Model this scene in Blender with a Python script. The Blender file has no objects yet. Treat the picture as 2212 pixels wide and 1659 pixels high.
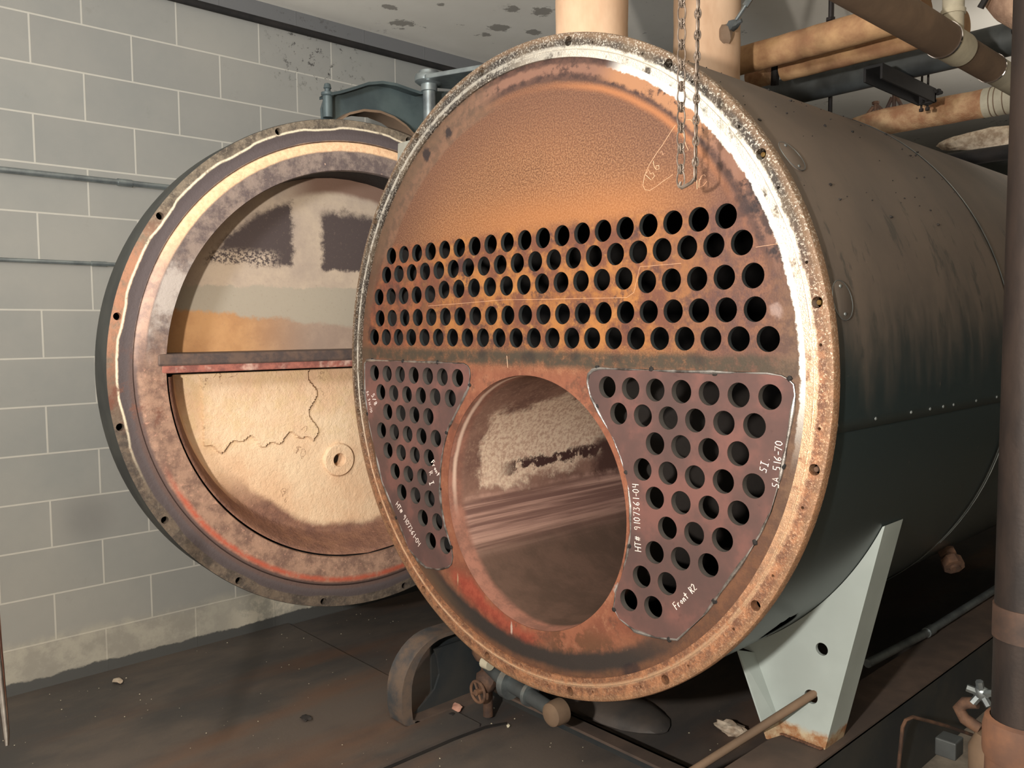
import bpy, bmesh, math, random
from math import sin, cos, pi, radians, atan2, hypot, sqrt
from mathutils import Vector, Matrix
random.seed(7)
S = bpy.context.scene
COL = S.collection
FLOOR = -1.405           # boiler axis is z = 0; metres
CEIL = 1.755
WALLX = -2.069

# ------------------------------------------------------------------ camera, light, exposure
def setup_camera():
    f, yaw, pitch, roll = 1806.37, -0.82507, -0.06639, -0.00745
    fw = Vector((sin(yaw)*cos(pitch), cos(yaw)*cos(pitch), sin(pitch)))
    r = Vector((cos(yaw), -sin(yaw), 0)); u = r.cross(fw)
    c, s = cos(roll), sin(roll)
    r2 = c*r + s*u; u2 = -s*r + c*u
    cam = bpy.data.cameras.new('camera'); cam.sensor_width = 36; cam.sensor_fit = 'HORIZONTAL'
    cam.lens = f*36/2212; cam.clip_start = .02
    o = bpy.data.objects.new('camera', cam); COL.objects.link(o)
    m = Matrix((r2, u2, -fw)).transposed().to_4x4(); m.translation = Vector((1.87784, -1.79611, .1368))
    o.matrix_world = m; S.camera = o
setup_camera()
w = bpy.data.worlds.new('world'); S.world = w; w.use_nodes = True
w.node_tree.nodes['Background'].inputs[0].default_value = (.30, .38, .45, 1)
w.node_tree.nodes['Background'].inputs[1].default_value = .02
def lamp(name, kind, loc, power, col, size, rot=None):
    l = bpy.data.lights.new(name, kind); l.energy = power; l.color = col
    if kind == 'AREA': l.size = size
    else: l.shadow_soft_size = size
    o = bpy.data.objects.new(name, l); COL.objects.link(o); o.location = loc
    if rot: o.rotation_euler = rot
    return o
lamp('work_light', 'POINT', (1.50, -2.50, .24), 355, (1, .93, .85), .045)
rl = lamp('ceiling_fill_light', 'AREA', (.75, -3.0, .85), 25, (.90, .95, 1), .4)  # added fill behind the camera to brighten ceiling and wall, no real lamp
rl.rotation_euler = Vector((-2.0, 3.8, .95)).to_track_quat('-Z', 'Y').to_euler(); rl.data.spread = radians(95)
bl = lamp('rear_fill_light', 'AREA', (1.5, 3.6, .75), 13, (1, .94, .86), .5)  # added out-of-view fill that lifts the rear ceiling and pipe undersides
bl.rotation_euler = Vector((-.9, -.2, 1)).to_track_quat('-Z', 'Y').to_euler(); bl.data.spread = radians(130)
S.view_settings.view_transform = 'Standard'; S.view_settings.look = 'None'
S.view_settings.gamma = 1; S.view_settings.use_curve_mapping = False
S.view_settings.exposure = .18
S.cycles.max_bounces = 6; S.cycles.diffuse_bounces = 3

# ------------------------------------------------------------------ node material helper
def lin(c):
    return tuple(((v/255)/12.92 if v/255 <= .04045 else ((v/255+.055)/1.055)**2.4) for v in c[:3]) + (1,)
class M:
    def __init__(s, name):
        s.m = bpy.data.materials.new(name); s.m.use_nodes = True
        s.t = s.m.node_tree; s.t.nodes.clear()
        s.o = s.t.nodes.new('ShaderNodeOutputMaterial')
        s.b = s.t.nodes.new('ShaderNodeBsdfPrincipled'); s.t.links.new(s.b.outputs[0], s.o.inputs[0])
        tc = s.t.nodes.new('ShaderNodeTexCoord'); s.co = tc.outputs['Object']
        sp = s.t.nodes.new('ShaderNodeSeparateXYZ'); s.t.links.new(s.co, sp.inputs[0])
        s.x, s.y, s.z = sp.outputs
    def put(s, sock, v):
        if isinstance(v, (int, float)): sock.default_value = v
        elif isinstance(v, (tuple, list)): sock.default_value = v if len(v) == len(sock.default_value) else tuple(v)[:len(sock.default_value)]
        else: s.t.links.new(v, sock)
    def op(s, op, a, b=0, c=None, clamp=False):
        n = s.t.nodes.new('ShaderNodeMath'); n.operation = op; n.use_clamp = clamp
        s.put(n.inputs[0], a); s.put(n.inputs[1], b)
        if c is not None: s.put(n.inputs[2], c)
        return n.outputs[0]
    def add(s, a, b): return s.op('ADD', a, b)
    def sub(s, a, b): return s.op('SUBTRACT', a, b)
    def mul(s, a, b): return s.op('MULTIPLY', a, b)
    def mx(s, a, b): return s.op('MAXIMUM', a, b)
    def mn(s, a, b): return s.op('MINIMUM', a, b)
    def inv(s, a): return s.op('SUBTRACT', 1, a)
    def rad(s, cx=0, cz=0, a=None, b=None):
        dx = s.sub(a or s.x, cx); dz = s.sub(b or s.z, cz)
        return s.op('SQRT', s.add(s.mul(dx, dx), s.mul(dz, dz)))
    def ang(s, a=None, b=None): return s.op('ARCTAN2', b or s.z, a or s.x)
    def ss(s, v, a, b):
        n = s.t.nodes.new('ShaderNodeMapRange'); n.interpolation_type = 'SMOOTHSTEP'
        s.put(n.inputs[0], v)
        if a < b: n.inputs[1].default_value = a; n.inputs[2].default_value = b
        else:
            n.inputs[1].default_value = b; n.inputs[2].default_value = a
            n.inputs[3].default_value = 1; n.inputs[4].default_value = 0
        return n.outputs[0]
    def band(s, v, a, b, e): return s.mul(s.ss(v, a-e, a+e), s.ss(v, b+e, b-e))
    def vec(s, a, b, c):
        n = s.t.nodes.new('ShaderNodeCombineXYZ')
        for i, v in enumerate((a, b, c)): s.put(n.inputs[i], v)
        return n.outputs[0]
    def scl(s, v3):
        n = s.t.nodes.new('ShaderNodeVectorMath'); n.operation = 'MULTIPLY'
        s.t.links.new(s.co, n.inputs[0]); n.inputs[1].default_value = v3; return n.outputs[0]
    def noise(s, sc, det=4, rough=.55, vec=None, off=0, dist=0):
        n = s.t.nodes.new('ShaderNodeTexNoise'); n.noise_dimensions = '4D'
        n.inputs['W'].default_value = off; n.inputs['Scale'].default_value = sc
        n.inputs['Detail'].default_value = det; n.inputs['Roughness'].default_value = rough
        n.inputs['Distortion'].default_value = dist
        s.t.links.new(vec or s.co, n.inputs['Vector']); return n.outputs[0]
    def mix(s, f, a, b):
        n = s.t.nodes.new('ShaderNodeMix'); n.data_type = 'RGBA'
        s.put(n.inputs[0], f)
        s.put(n.inputs[6], lin(a) if isinstance(a, tuple) else a)
        s.put(n.inputs[7], lin(b) if isinstance(b, tuple) else b)
        return n.outputs[2]
    def hsv(s, c, sat, val):
        n = s.t.nodes.new('ShaderNodeHueSaturation'); s.put(n.inputs['Saturation'], sat); s.put(n.inputs['Value'], val)
        s.put(n.inputs['Color'], c); return n.outputs[0]
    def fin(s, col, rough=.6, metal=0, bump=None, bs=.3, bd=.002, spec=.4):
        s.put(s.b.inputs['Base Color'], lin(col) if isinstance(col, tuple) else col)
        s.put(s.b.inputs['Roughness'], rough); s.put(s.b.inputs['Metallic'], metal)
        s.put(s.b.inputs['Specular IOR Level'], spec)
        if bump is not None:
            n = s.t.nodes.new('ShaderNodeBump'); n.inputs['Strength'].default_value = bs
            n.inputs['Distance'].default_value = bd; s.t.links.new(bump, n.inputs['Height'])
            s.t.links.new(n.outputs[0], s.b.inputs['Normal'])
        return s.m

def simple(name, c1, c2, sc=8, rough=.6, metal=0, lo=.35, hi=.65, bs=.2, bd=.001, det=5, st=(1, 1, 1), spec=.4):
    a = M(name); n = a.noise(sc, det, .6, a.scl(st)); g = a.noise(sc*14, 2)
    return a.fin(a.mix(a.ss(n, lo, hi), c1, c2), rough, metal, a.add(n, a.mul(g, .4)), bs, bd, spec)

# ---- tube sheet (rusted copper-orange steel)
def mat_sheet():
    a = M('rusted_sheet_steel')
    r = a.rad(); rf = a.rad(0, -.41); th = a.ang()
    n1 = a.noise(3, 6, .6); n2 = a.noise(9, 6, .7, off=3); n3 = a.noise(26, 5, .75, off=5); sp = a.noise(210, 2, .5, off=2); sp2 = a.noise(420, 1, .5, off=6); nb = a.noise(18, 3, .6, off=14)
    def blob(cx, cz, rd, soft=.5, sx=1, sz=1):
        dx = a.mul(a.sub(a.x, cx), 1/sx); dz = a.mul(a.sub(a.z, cz), 1/sz)
        d = a.add(a.op('SQRT', a.add(a.mul(dx, dx), a.mul(dz, dz))), a.add(a.mul(a.sub(n3, .5), rd*1.3), a.mul(a.sub(nb, .5), rd*2.4)))
        return a.ss(d, rd, rd*(1-soft))
    c = a.mix(a.ss(n1, .3, .7), (150, 98, 62), (174, 112, 68))
    c = a.mix(a.mul(a.ss(sp, .48, .60), .65), c, (212, 156, 110))
    c = a.mix(a.mul(a.ss(sp, .50, .40), .5), c, (92, 56, 40))
    c = a.mix(a.mul(a.ss(sp2, .5, .62), .3), c, (224, 172, 128))
    # more orange just above the tubes, duller purple-brown toward the crown
    c = a.mix(a.mul(a.band(a.add(a.z, a.mul(n1, .12)), .46, .58, .08), a.mul(a.ss(a.op('ABSOLUTE', a.sub(a.x, .2)), .9, .1), .6)), c, (220, 140, 72))
    c = a.mix(a.mul(a.ss(a.add(r, a.mul(n1, .15)), .66, .95), .6), c, (114, 80, 70))
    c = a.mix(a.mul(a.ss(a.add(a.x, a.mul(n1, .3)), .72, .95), .7), c, (122, 88, 84))
    # heat-coloured field between the tube holes
    tub = a.mul(a.ss(a.z, .035, .10), a.ss(a.add(a.z, a.mul(n2, .03)), .475, .43))
    tc = a.mix(a.ss(n2, .40, .58), (208, 136, 66), (142, 88, 66))
    tc = a.mix(a.mul(a.ss(n3, .54, .70), .75), tc, (232, 166, 84))
    tc = a.mix(a.mul(a.ss(a.noise(8, 6, .75, off=9), .52, .62), .85), tc, (94, 66, 66))
    tc = a.mix(a.mul(a.ss(a.add(a.x, a.mul(n1, .4)), .55, 1.0), .85), tc, a.mix(a.ss(n3, .4, .6), (150, 104, 84), (108, 80, 78)))
    tc = a.mix(a.mul(a.ss(a.add(a.x, a.mul(n1, -.3)), -.45, -.8), .7), tc, a.mix(a.ss(n3, .4, .6), (176, 100, 70), (110, 76, 66)))
    c = a.mix(tub, c, tc)
    # orange-salmon lower half around the furnace mouth
    low = a.ss(a.z, .07, -.02)
    lc = a.mix(a.ss(n2, .38, .62), (186, 116, 84), (158, 94, 70))
    lc = a.mix(a.mul(a.ss(n3, .5, .66), .5), lc, (212, 150, 112))
    lc = a.mix(a.mul(a.band(a.add(rf, a.mul(n2, .10)), .46, .545, .02), a.mul(a.ss(a.add(a.x, a.mul(n3, .1)), .12, .06), a.ss(a.z, -.68, -.74))), lc, a.mix(a.ss(n3, .4, .6), (206, 96, 68), (180, 76, 54)))
    lc = a.mix(a.mul(a.ss(a.noise(6, 6, .8, off=4), .54, .60), .6), lc, (118, 84, 68))
    lc = a.mix(a.mul(a.band(a.x, .10, .36, .02), a.mul(a.ss(n2, .46, .52), a.ss(a.z, -.72, -.78))), lc, (140, 92, 66))
    lc = a.mix(a.mul(a.ss(a.add(r, a.mul(n2, .08)), .85, .93), .8), lc, a.mix(a.ss(n3, .4, .6), (132, 96, 70), (100, 76, 62)))
    c = a.mix(low, c, lc)
    # grey burnt strip along the line of the patch plates
    gz = a.add(a.z, a.mul(a.sub(n2, .5), .05))
    c = a.mix(a.mul(a.band(gz, .020, .066, .012), a.ss(n3, .25, .55)), c, (96, 84, 70))
    for bx, br, k in ((-.214, .020, .6), (.016, .028, .7), (.202, .022, .6), (-.43, .014, .5), (.36, .018, .5), (.63, .024, .5), (.10, .016, .4)): c = a.mix(a.mul(blob(bx, .046+br*.4, br, .8, 1.6), k), c, (66, 60, 58))
    # outer right margin, dull grey brown
    c = a.mix(a.mul(a.mul(a.ss(a.x, .80, .92), a.ss(a.z, .45, .2)), .75), c, a.mix(a.ss(n3, .4, .6), (140, 114, 92), (112, 88, 74)))
    # concentric bands below the flange, top
    rw = a.add(r, a.mul(a.sub(n3, .5), .035)); up = a.ss(a.z, .15, .45)
    c = a.mix(a.mul(a.band(rw, .868, .94, .006), a.mul(up, .9)), c, a.mix(a.ss(n3, .42, .58), (82, 62, 58), (116, 84, 72)))
    c = a.mix(a.mul(a.band(rw, .888, .915, .006), a.mul(up, a.ss(n2, .44, .50))), c, (166, 120, 98))
    c = a.mix(a.mul(a.mul(a.band(th, .75, 1.2, .06), a.band(rw, .880, .915, .006)), a.ss(n2, .40, .46)), c, (206, 146, 102))
    c = a.mix(a.mul(a.band(a.add(r, a.mul(n1, .02)), .858, .872, .010), a.mul(up, a.add(.12, a.mul(a.band(th, .72, 1.35, .2), .7)))), c, (226, 144, 84))
    c = a.mix(a.mul(a.mul(a.ss(a.add(r, a.mul(n1, .03)), .845, .86), a.band(th, 1.75, 2.7, .1)), .8), c, a.mix(a.ss(n3, .42, .58), (132, 104, 84), (160, 120, 94)))
    # low: blue-black ring stain
    c = a.mix(a.mul(a.band(a.add(r, a.mul(n2, .05)), .885, .94, .012), a.ss(a.z, -.62, -.80)), c, (74, 66, 62))
    c = a.mix(a.mul(a.mul(a.ss(rw, .87, .9), a.ss(a.x, -.2, -.5)), .6), c, (124, 98, 76))
    # single stains and bright marks
    for bx, bz, br, k in ((-.375, .803, .030, .85), (-.496, .742, .030, .85), (.84, .40, .06, .8), (.885, .33, .055, .9), (.80, .475, .05, .5), (.672, .668, .028, 1), (-.595, -.79, .035, .8), (.42, -.86, .06, .7), (.76, .43, .035, .6), (-.86, .12, .035, .6), (-.68, .258, .03, .5)):
        c = a.mix(a.mul(blob(bx, bz, br), k), c, (56, 50, 54))
    c = a.mix(a.mul(blob(.375, -.61, .022, .6), .9), c, (206, 200, 194))
    c = a.mix(a.mul(blob(-.078, -.831, .014, .6, .5, 1.6), .9), c, (240, 214, 196))
    c = a.mix(a.mul(blob(-.352, -.735, .006, .6, .7, 4), .9), c, (226, 186, 146))
    c = a.mix(a.mul(blob(.852, .177, .022, .7, 1, 1.2), .6), c, (206, 178, 168))
    c = a.mix(a.mul(a.ss(a.noise(14, 6, .8, off=12), .64, .70), a.mul(low, .5)), c, (222, 182, 154))
    # flange highlight painted white onto the ground metal, upper right
    glint = a.mul(a.ss(a.add(r, a.mul(a.sub(n3, .5), .03)), .910, .915), a.mul(a.ss(th, -.25, .05), a.ss(th, 1.22, 1.12)))
    c = a.mix(glint, c, (250, 246, 236))
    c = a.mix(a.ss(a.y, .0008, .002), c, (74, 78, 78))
    met = a.add(.22, a.mul(glint, .5))
    return a.fin(a.hsv(c, .95, a.add(.58, a.mul(glint, .42))), a.add(.42, a.mul(n3, .2)), met, a.add(a.mul(n2, .4), a.mul(sp, .8)), .45, .0016)

def mat_flange():
    a = M('ground_flange_steel'); r = a.rad(); th = a.ang()
    n1 = a.noise(6, 5, .65); n2 = a.noise(34, 5, .8, off=2); n3 = a.noise(170, 3, .8, off=4); n4 = a.noise(13, 5, .7, off=6)
    rw = a.add(r, a.mul(a.sub(n2, .5), .018))
    ur = a.mul(a.ss(th, -.75, .25), a.ss(th, 1.75, 1.15))         # upper right arc of ground steel where the highlight is painted in
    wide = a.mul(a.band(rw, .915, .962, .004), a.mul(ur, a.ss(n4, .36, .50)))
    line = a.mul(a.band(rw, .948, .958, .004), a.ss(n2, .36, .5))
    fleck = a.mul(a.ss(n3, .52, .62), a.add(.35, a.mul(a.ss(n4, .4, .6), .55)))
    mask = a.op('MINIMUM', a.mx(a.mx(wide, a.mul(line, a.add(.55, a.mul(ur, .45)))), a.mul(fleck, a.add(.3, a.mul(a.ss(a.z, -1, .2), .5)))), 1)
    base = a.mix(a.ss(n1, .35, .6), (92, 78, 62), (50, 43, 38))
    low = a.ss(a.add(a.z, a.mul(a.x, -.25)), .25, -.35)
    base = a.mix(a.mul(low, .85), base, a.mix(a.ss(n2, .35, .6), (176, 122, 86), (112, 74, 54)))
    base = a.mix(a.mul(a.ss(r, .975, .99), .5), base, (134, 104, 76))
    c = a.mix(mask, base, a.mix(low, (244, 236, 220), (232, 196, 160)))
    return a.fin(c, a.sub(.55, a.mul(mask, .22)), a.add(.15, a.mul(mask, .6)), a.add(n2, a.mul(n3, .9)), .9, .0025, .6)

def mat_patch():
    a = M('new_primed_steel_plate'); n = a.noise(5, 5, .6); n2 = a.noise(40, 3, .6, off=1)
    c = a.mix(a.ss(n, .35, .65), (84, 66, 63), (102, 75, 70))
    c = a.mix(a.mul(a.ss(n, .5, .62), .35), c, (132, 88, 80))
    c = a.mix(a.mul(a.ss(n2, .6, .75), .4), c, (70, 50, 50))
    c = a.mix(a.ss(a.y, -.0022, -.001), c, (84, 80, 76))
    return a.fin(c, .52, .1, n2, .25, .0008, .3)

def mat_furnace():
    a = M('scaled_furnace_steel'); y, z = a.y, a.z
    n1 = a.noise(5, 6, .7); n2 = a.noise(16, 6, .75, off=3); n3 = a.noise(70, 4, .7, off=5)
    st = a.noise(6, 5, .65, a.scl((1, .12, 7)), off=7)
    c = a.mix(a.ss(n1, .35, .65), (150, 106, 84), (118, 80, 65))
    # pale peeled scale in the middle of the wall
    yy = a.add(y, a.mul(a.sub(n2, .5), .22)); zz = a.add(z, a.mul(a.sub(n2, .5), .12))
    up = a.sub(zz, a.mul(yy, .10))
    pale = a.mul(a.ss(yy, .12, .17), a.band(a.add(up, a.mul(a.sub(n1, .5), .20)), -.47, -.17, .02))
    c = a.mix(a.mul(pale, .9), c, a.mix(a.ss(n3, .4, .6), (236, 208, 174), (212, 172, 142)))
    c = a.mix(a.mul(a.mul(a.ss(n3, .50, .62), a.ss(a.z, -.46, -.3)), .45), c, (172, 132, 104))
    # dark bare streak across it
    dk = a.mul(a.band(a.add(a.sub(z, a.mul(y, .045)), a.mul(a.sub(n2, .5), .16)), -.415, -.372, .008), a.mul(a.ss(y, .22, .34), a.ss(n2, .40, .47)))
    c = a.mix(dk, c, (72, 42, 36))
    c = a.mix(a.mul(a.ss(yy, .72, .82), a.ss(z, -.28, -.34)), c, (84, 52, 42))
    # streaks along the length, low
    lo = a.ss(zz, -.44, -.50)
    sc = a.mix(a.ss(st, .38, .62), (118, 80, 68), (190, 142, 120))
    sc = a.mix(a.ss(z, -.58, -.68), sc, a.mix(a.ss(n1, .4, .6), (104, 76, 60), (88, 66, 52)))
    c = a.mix(lo, c, sc)
    c = a.mix(a.ss(a.rad(0, -.41), .405, .409), c, (62, 56, 52))
    # rolled mouth of the tube
    lip = a.ss(a.add(y, a.mul(n1, .02)), .085, .055)
    c = a.mix(lip, c, a.mix(a.ss(n2, .4, .6), (160, 98, 72), (132, 84, 64)))
    c = a.mix(a.mul(a.band(a.add(y, a.mul(n1, .02)), .03, .045, .006), a.ss(z, -.55, -.35)), c, (214, 176, 150))
    return a.fin(a.hsv(c, .82, 1.05), .75, .05, a.add(a.mul(n2, .8), a.mul(n3, .4)), .4, .003, .25)

def mat_jacket():
    a = M('painted_jacket_steel'); th = a.ang(); r_ = a.y
    n1 = a.noise(2.5, 5, .6); n2 = a.noise(9, 5, .7, a.scl((1, 1, .25)), off=2); n3 = a.noise(60, 3, .6, off=3)
    d = a.add(a.z, a.add(a.mul(a.sub(n2, .5), .55), a.mul(a.y, -.05)))
    dust = a.ss(d, -.08, .30)
    c = a.mix(dust, (42, 52, 53), a.mix(a.ss(n1, .3, .7), (114, 101, 90), (98, 88, 80)))
    wipe = a.mul(a.ss(a.noise(7, 5, .7, a.scl((1, 2.2, .7)), off=8), .56, .63), a.band(a.z, .02, .5, .05))
    c = a.mix(a.mul(wipe, .5), c, (52, 56, 54))
    c = a.mix(a.mul(a.ss(n3, .66, .75), .4), c, (130, 116, 100))
    return a.fin(c, a.add(.34, a.mul(dust, .3)), 0, a.add(n1, a.mul(n3, .25)), .12, .002, .4)

def mat_block():
    a = M('painted_concrete_block')
    v = a.vec(a.add(a.y, .037+.406*40), a.add(a.z, 2.62), 0)
    b = a.t.nodes.new('ShaderNodeTexBrick'); a.t.links.new(v, b.inputs['Vector'])
    b.offset = .5; b.squash = 1
    b.inputs['Scale'].default_value = 1; b.inputs['Mortar Size'].default_value = .0045
    b.inputs['Mortar Smooth'].default_value = .35; b.inputs['Brick Width'].default_value = .406
    b.inputs['Row Height'].default_value = .2035; b.inputs['Bias'].default_value = 0
    b.inputs['Color1'].default_value = (0, 0, 0, 1); b.inputs['Color2'].default_value = (1, 1, 1, 1); b.inputs['Mortar'].default_value = (.5, .5, .5, 1)
    n1 = a.noise(1.3, 5, .6); n2 = a.noise(7, 5, .7, off=2); n3 = a.noise(160, 2, .5, off=3)
    c = a.mix(a.ss(n1, .3, .7), (149, 147, 140), (133, 134, 130))
    c = a.mix(a.mul(b.outputs[0], .2), c, (120, 118, 115))
    c = a.mix(a.mul(a.ss(n2, .6, .75), .25), c, (104, 100, 94))
    c = a.mix(a.mul(b.outputs['Fac'], .5), c, (204, 199, 187))
    # flaked paint near the floor and a dark painted foot
    zz = a.add(a.z, a.mul(a.sub(n2, .5), .10))
    c = a.mix(a.mul(a.ss(zz, -1.15, -1.22), .45), c, a.mix(a.ss(n2, .4, .6), (186, 178, 158), (150, 142, 126)))
    c = a.mix(a.mul(a.mul(a.ss(a.y, -.2, .1), a.ss(zz, -1.15, -1.25)), a.ss(n2, .45, .6)), c, (196, 188, 170))
    c = a.mix(a.ss(a.add(a.z, a.mul(a.sub(n2, .5), .06)), -1.335, -1.345), c, (78, 78, 76))
    # darker grey above the high conduit
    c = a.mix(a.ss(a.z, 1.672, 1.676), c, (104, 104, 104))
    # scuffs and soot specks
    c = a.mix(a.mul(a.mul(a.ss(a.noise(20, 6, .8, off=6), .66, .70), a.band(a.z, .8, 1.1, .08)), a.ss(a.y, -.9, -.5)), c, (206, 196, 186))
    c = a.mix(a.mul(a.mul(a.ss(a.noise(24, 5, .8, off=9), .56, .62), a.band(a.z, 1.40, 1.74, .06)), a.band(a.y, .25, .75, .12)), c, (74, 72, 70))
    c = a.mix(a.mul(a.ss(a.rad(-.70, -.68, a.y, a.z), .16, .02), .3), c, (88, 86, 86))
    h = a.add(a.mul(b.outputs['Fac'], .9), a.mul(n3, .12))
    return a.fin(c, .75, 0, h, .35, .004, .3)

def mat_floor():
    a = M('stained_concrete_floor')
    n1 = a.noise(1.6, 6, .65, a.scl((1.5, .7, 1))); n2 = a.noise(8, 6, .7, off=2); n3 = a.noise(70, 3, .7, off=4)
    c = a.mix(a.ss(n1, .38, .62), (96, 87, 80), (72, 69, 67))
    c = a.mix(a.mul(a.ss(a.noise(1.6, 5, .55, a.scl((2.2, .5, 1)), off=6), .52, .72), .5), c, (112, 78, 56))
    c = a.mix(a.mul(a.ss(n2, .55, .7), .4), c, (96, 84, 74))
    c = a.mix(a.mul(a.ss(n3, .72, .78), .5), c, (150, 138, 122))
    c = a.mix(a.ss(a.x, .72, .80), c, a.mix(a.ss(n2, .35, .65), (150, 140, 126), (118, 110, 100)))
    return a.fin(c, .62, 0, a.add(n2, a.mul(n3, .5)), .3, .003, .35)

def mat_ceiling():
    a = M('peeling_plaster_ceiling')
    n2 = a.noise(5, 7, .75, off=3); n1 = a.noise(1.5, 4, .5)
    c = a.mix(a.ss(n1, .3, .7), (240, 236, 226), (226, 221, 210))
    n9 = a.noise(11, 6, .8, off=7)
    def blob(cx, cy, rd):
        d = a.add(a.rad(cx, cy, a.x, a.y), a.mul(a.sub(n9, .5), rd*3.2)); return a.ss(d, rd*.7, rd*.6)
    m = a.mul(a.ss(n2, .60, .63), a.ss(a.noise(1.7, 3, .5, off=9), .46, .54))
    for q in ((-1.85, .87, .08), (-1.71, .69, .05), (-1.556, 1.307, .07), (-1.686, 1.32, .05), (-1.31, 1.18, .06), (-1.24, 1.31, .08), (-1.49, 1.49, .06), (-1.51, .87, .035)): m = a.mx(m, blob(*q))
    c = a.mix(a.mul(m, .75), c, (128, 122, 114))
    c = a.mix(a.mul(a.ss(a.noise(40, 4, .8, off=5), .66, .72), .5), c, (110, 100, 92))
    return a.fin(c, .85, 0, n2, .3, .004, .2)

def mat_door_rim():
    a = M('door_flange_and_lining'); r = a.rad(0, 0); th = a.ang()
    n1 = a.noise(4, 6, .7); n2 = a.noise(14, 6, .75, off=3); n3 = a.noise(60, 4, .75, off=5)
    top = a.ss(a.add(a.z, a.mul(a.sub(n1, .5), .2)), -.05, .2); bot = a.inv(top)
    rw = a.add(r, a.mul(a.sub(n2, .5), .012))
    dent = a.ss(a.op('COSINE', a.mul(a.sub(th, 2.536), 16)), .1, 1)
    wav = a.add(rw, a.mul(dent, .007))
    flg = a.mix(a.ss(n2, .42, .6), (128, 116, 100), (84, 76, 68))
    flg = a.mix(a.mul(a.ss(n3, .5, .65), .5), flg, (168, 156, 136))
    flg = a.mix(a.mul(a.mul(a.band(a.z, -.1, .5, .12), a.ss(a.x, -.6, -.8)), a.ss(n2, .35, .55)), flg, (176, 130, 104))
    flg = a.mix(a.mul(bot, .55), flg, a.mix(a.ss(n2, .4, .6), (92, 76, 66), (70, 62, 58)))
    c = a.mix(a.ss(wav, .958, .964), (86, 77, 77), flg)
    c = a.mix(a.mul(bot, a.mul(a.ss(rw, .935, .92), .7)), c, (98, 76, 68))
    c = a.mix(a.mul(a.mul(a.band(wav, .962, .969, .003), a.ss(a.z, -.45, -.05)), a.mul(a.ss(n2, .34, .48), a.ss(a.add(n3, .22), .4, .6))), c, (232, 218, 192))
    # pale refractory cement ring, upper half
    ring = a.band(rw, .872, .912, .006)
    inner = a.ss(rw, .876, .866)
    rc = a.mix(a.ss(n3, .35, .7), (232, 196, 156), (212, 168, 132))
    rc = a.mix(a.ss(a.z, .55, .3), rc, a.mix(a.ss(n2, .4, .6), (192, 160, 142), (160, 136, 126)))
    c = a.mix(a.mul(ring, top), c, rc)
    ic = a.mix(a.ss(n2, .40, .60), (140, 124, 114), (98, 86, 84))
    ic = a.mix(a.mul(a.ss(n2, .64, .67), a.ss(a.z, .4, .7)), ic, (222, 186, 160))
    ic = a.mix(a.mul(a.band(a.z, -.02, .42, .08), a.ss(n1, .42, .56)), ic, (176, 166, 158))
    c = a.mix(a.mul(inner, top), c, ic)
    # red-brown lower half
    bc = a.mix(a.ss(n2, .4, .62), (160, 128, 108), (118, 92, 80))
    bc = a.mix(a.mul(a.ss(n3, .55, .7), .6), bc, (210, 160, 136))
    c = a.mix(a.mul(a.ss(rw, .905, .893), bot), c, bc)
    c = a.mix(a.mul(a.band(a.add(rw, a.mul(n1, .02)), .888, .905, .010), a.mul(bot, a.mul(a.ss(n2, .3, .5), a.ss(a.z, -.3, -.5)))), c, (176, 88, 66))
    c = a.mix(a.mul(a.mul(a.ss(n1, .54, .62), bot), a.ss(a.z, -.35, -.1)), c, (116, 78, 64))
    c = a.mix(a.mul(a.ss(a.y, .014, .03), a.ss(r, .81, .80)), c, (34, 30, 29))  # recess wall coloured near black to deepen the shadow inside
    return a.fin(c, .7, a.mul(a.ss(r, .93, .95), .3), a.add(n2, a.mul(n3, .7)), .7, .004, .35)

def mat_door_bowl():
    a = M('pale_refractory_cement'); r = a.rad()
    n1 = a.noise(3.5, 6, .65); n2 = a.noise(13, 6, .75, off=3); n3 = a.noise(50, 4, .75, off=5)
    rw = a.add(a.rad(.05, 0), a.mul(a.sub(n1, .5), .12))
    c = a.mix(a.ss(n1, .35, .65), (236, 208, 174), (226, 188, 152))
    c = a.mix(a.mul(a.mul(a.ss(n2, .45, .6), a.ss(a.z, -.36, -.26)), .6), c, (224, 194, 150))
    c = a.mix(a.mul(a.ss(n2, .62, .7), .5), c, (196, 150, 110))
    crack = a.mul(a.ss(a.op('ABSOLUTE', a.sub(a.noise(1.7, 6, .6, off=8.4), .5)), .003, .001), a.mul(a.ss(n2, .42, .5), a.band(a.x, -.62, -.1, .05)))
    c = a.mix(a.mul(crack, .8), c, (150, 118, 92))
    edge = a.ss(a.add(a.y, a.mul(a.sub(n1, .5), .05)), .165, .150)
    low = a.ss(a.add(a.z, a.mul(a.sub(n1, .5), .12)), -.54, -.60)
    edge = a.mx(edge, a.mul(a.ss(rw, .68, .72), a.ss(a.z, -.35, -.6)))
    ec = a.mix(a.ss(n2, .35, .65), (150, 112, 92), (122, 90, 78))
    ec = a.mix(a.mul(a.ss(n3, .55, .7), .5), ec, (190, 142, 120))
    c = a.mix(edge, c, ec)
    return a.fin(c, .9, 0, a.add(a.mul(n2, 1.0), a.mul(n3, .7)), .9, .009, .15)

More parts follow.
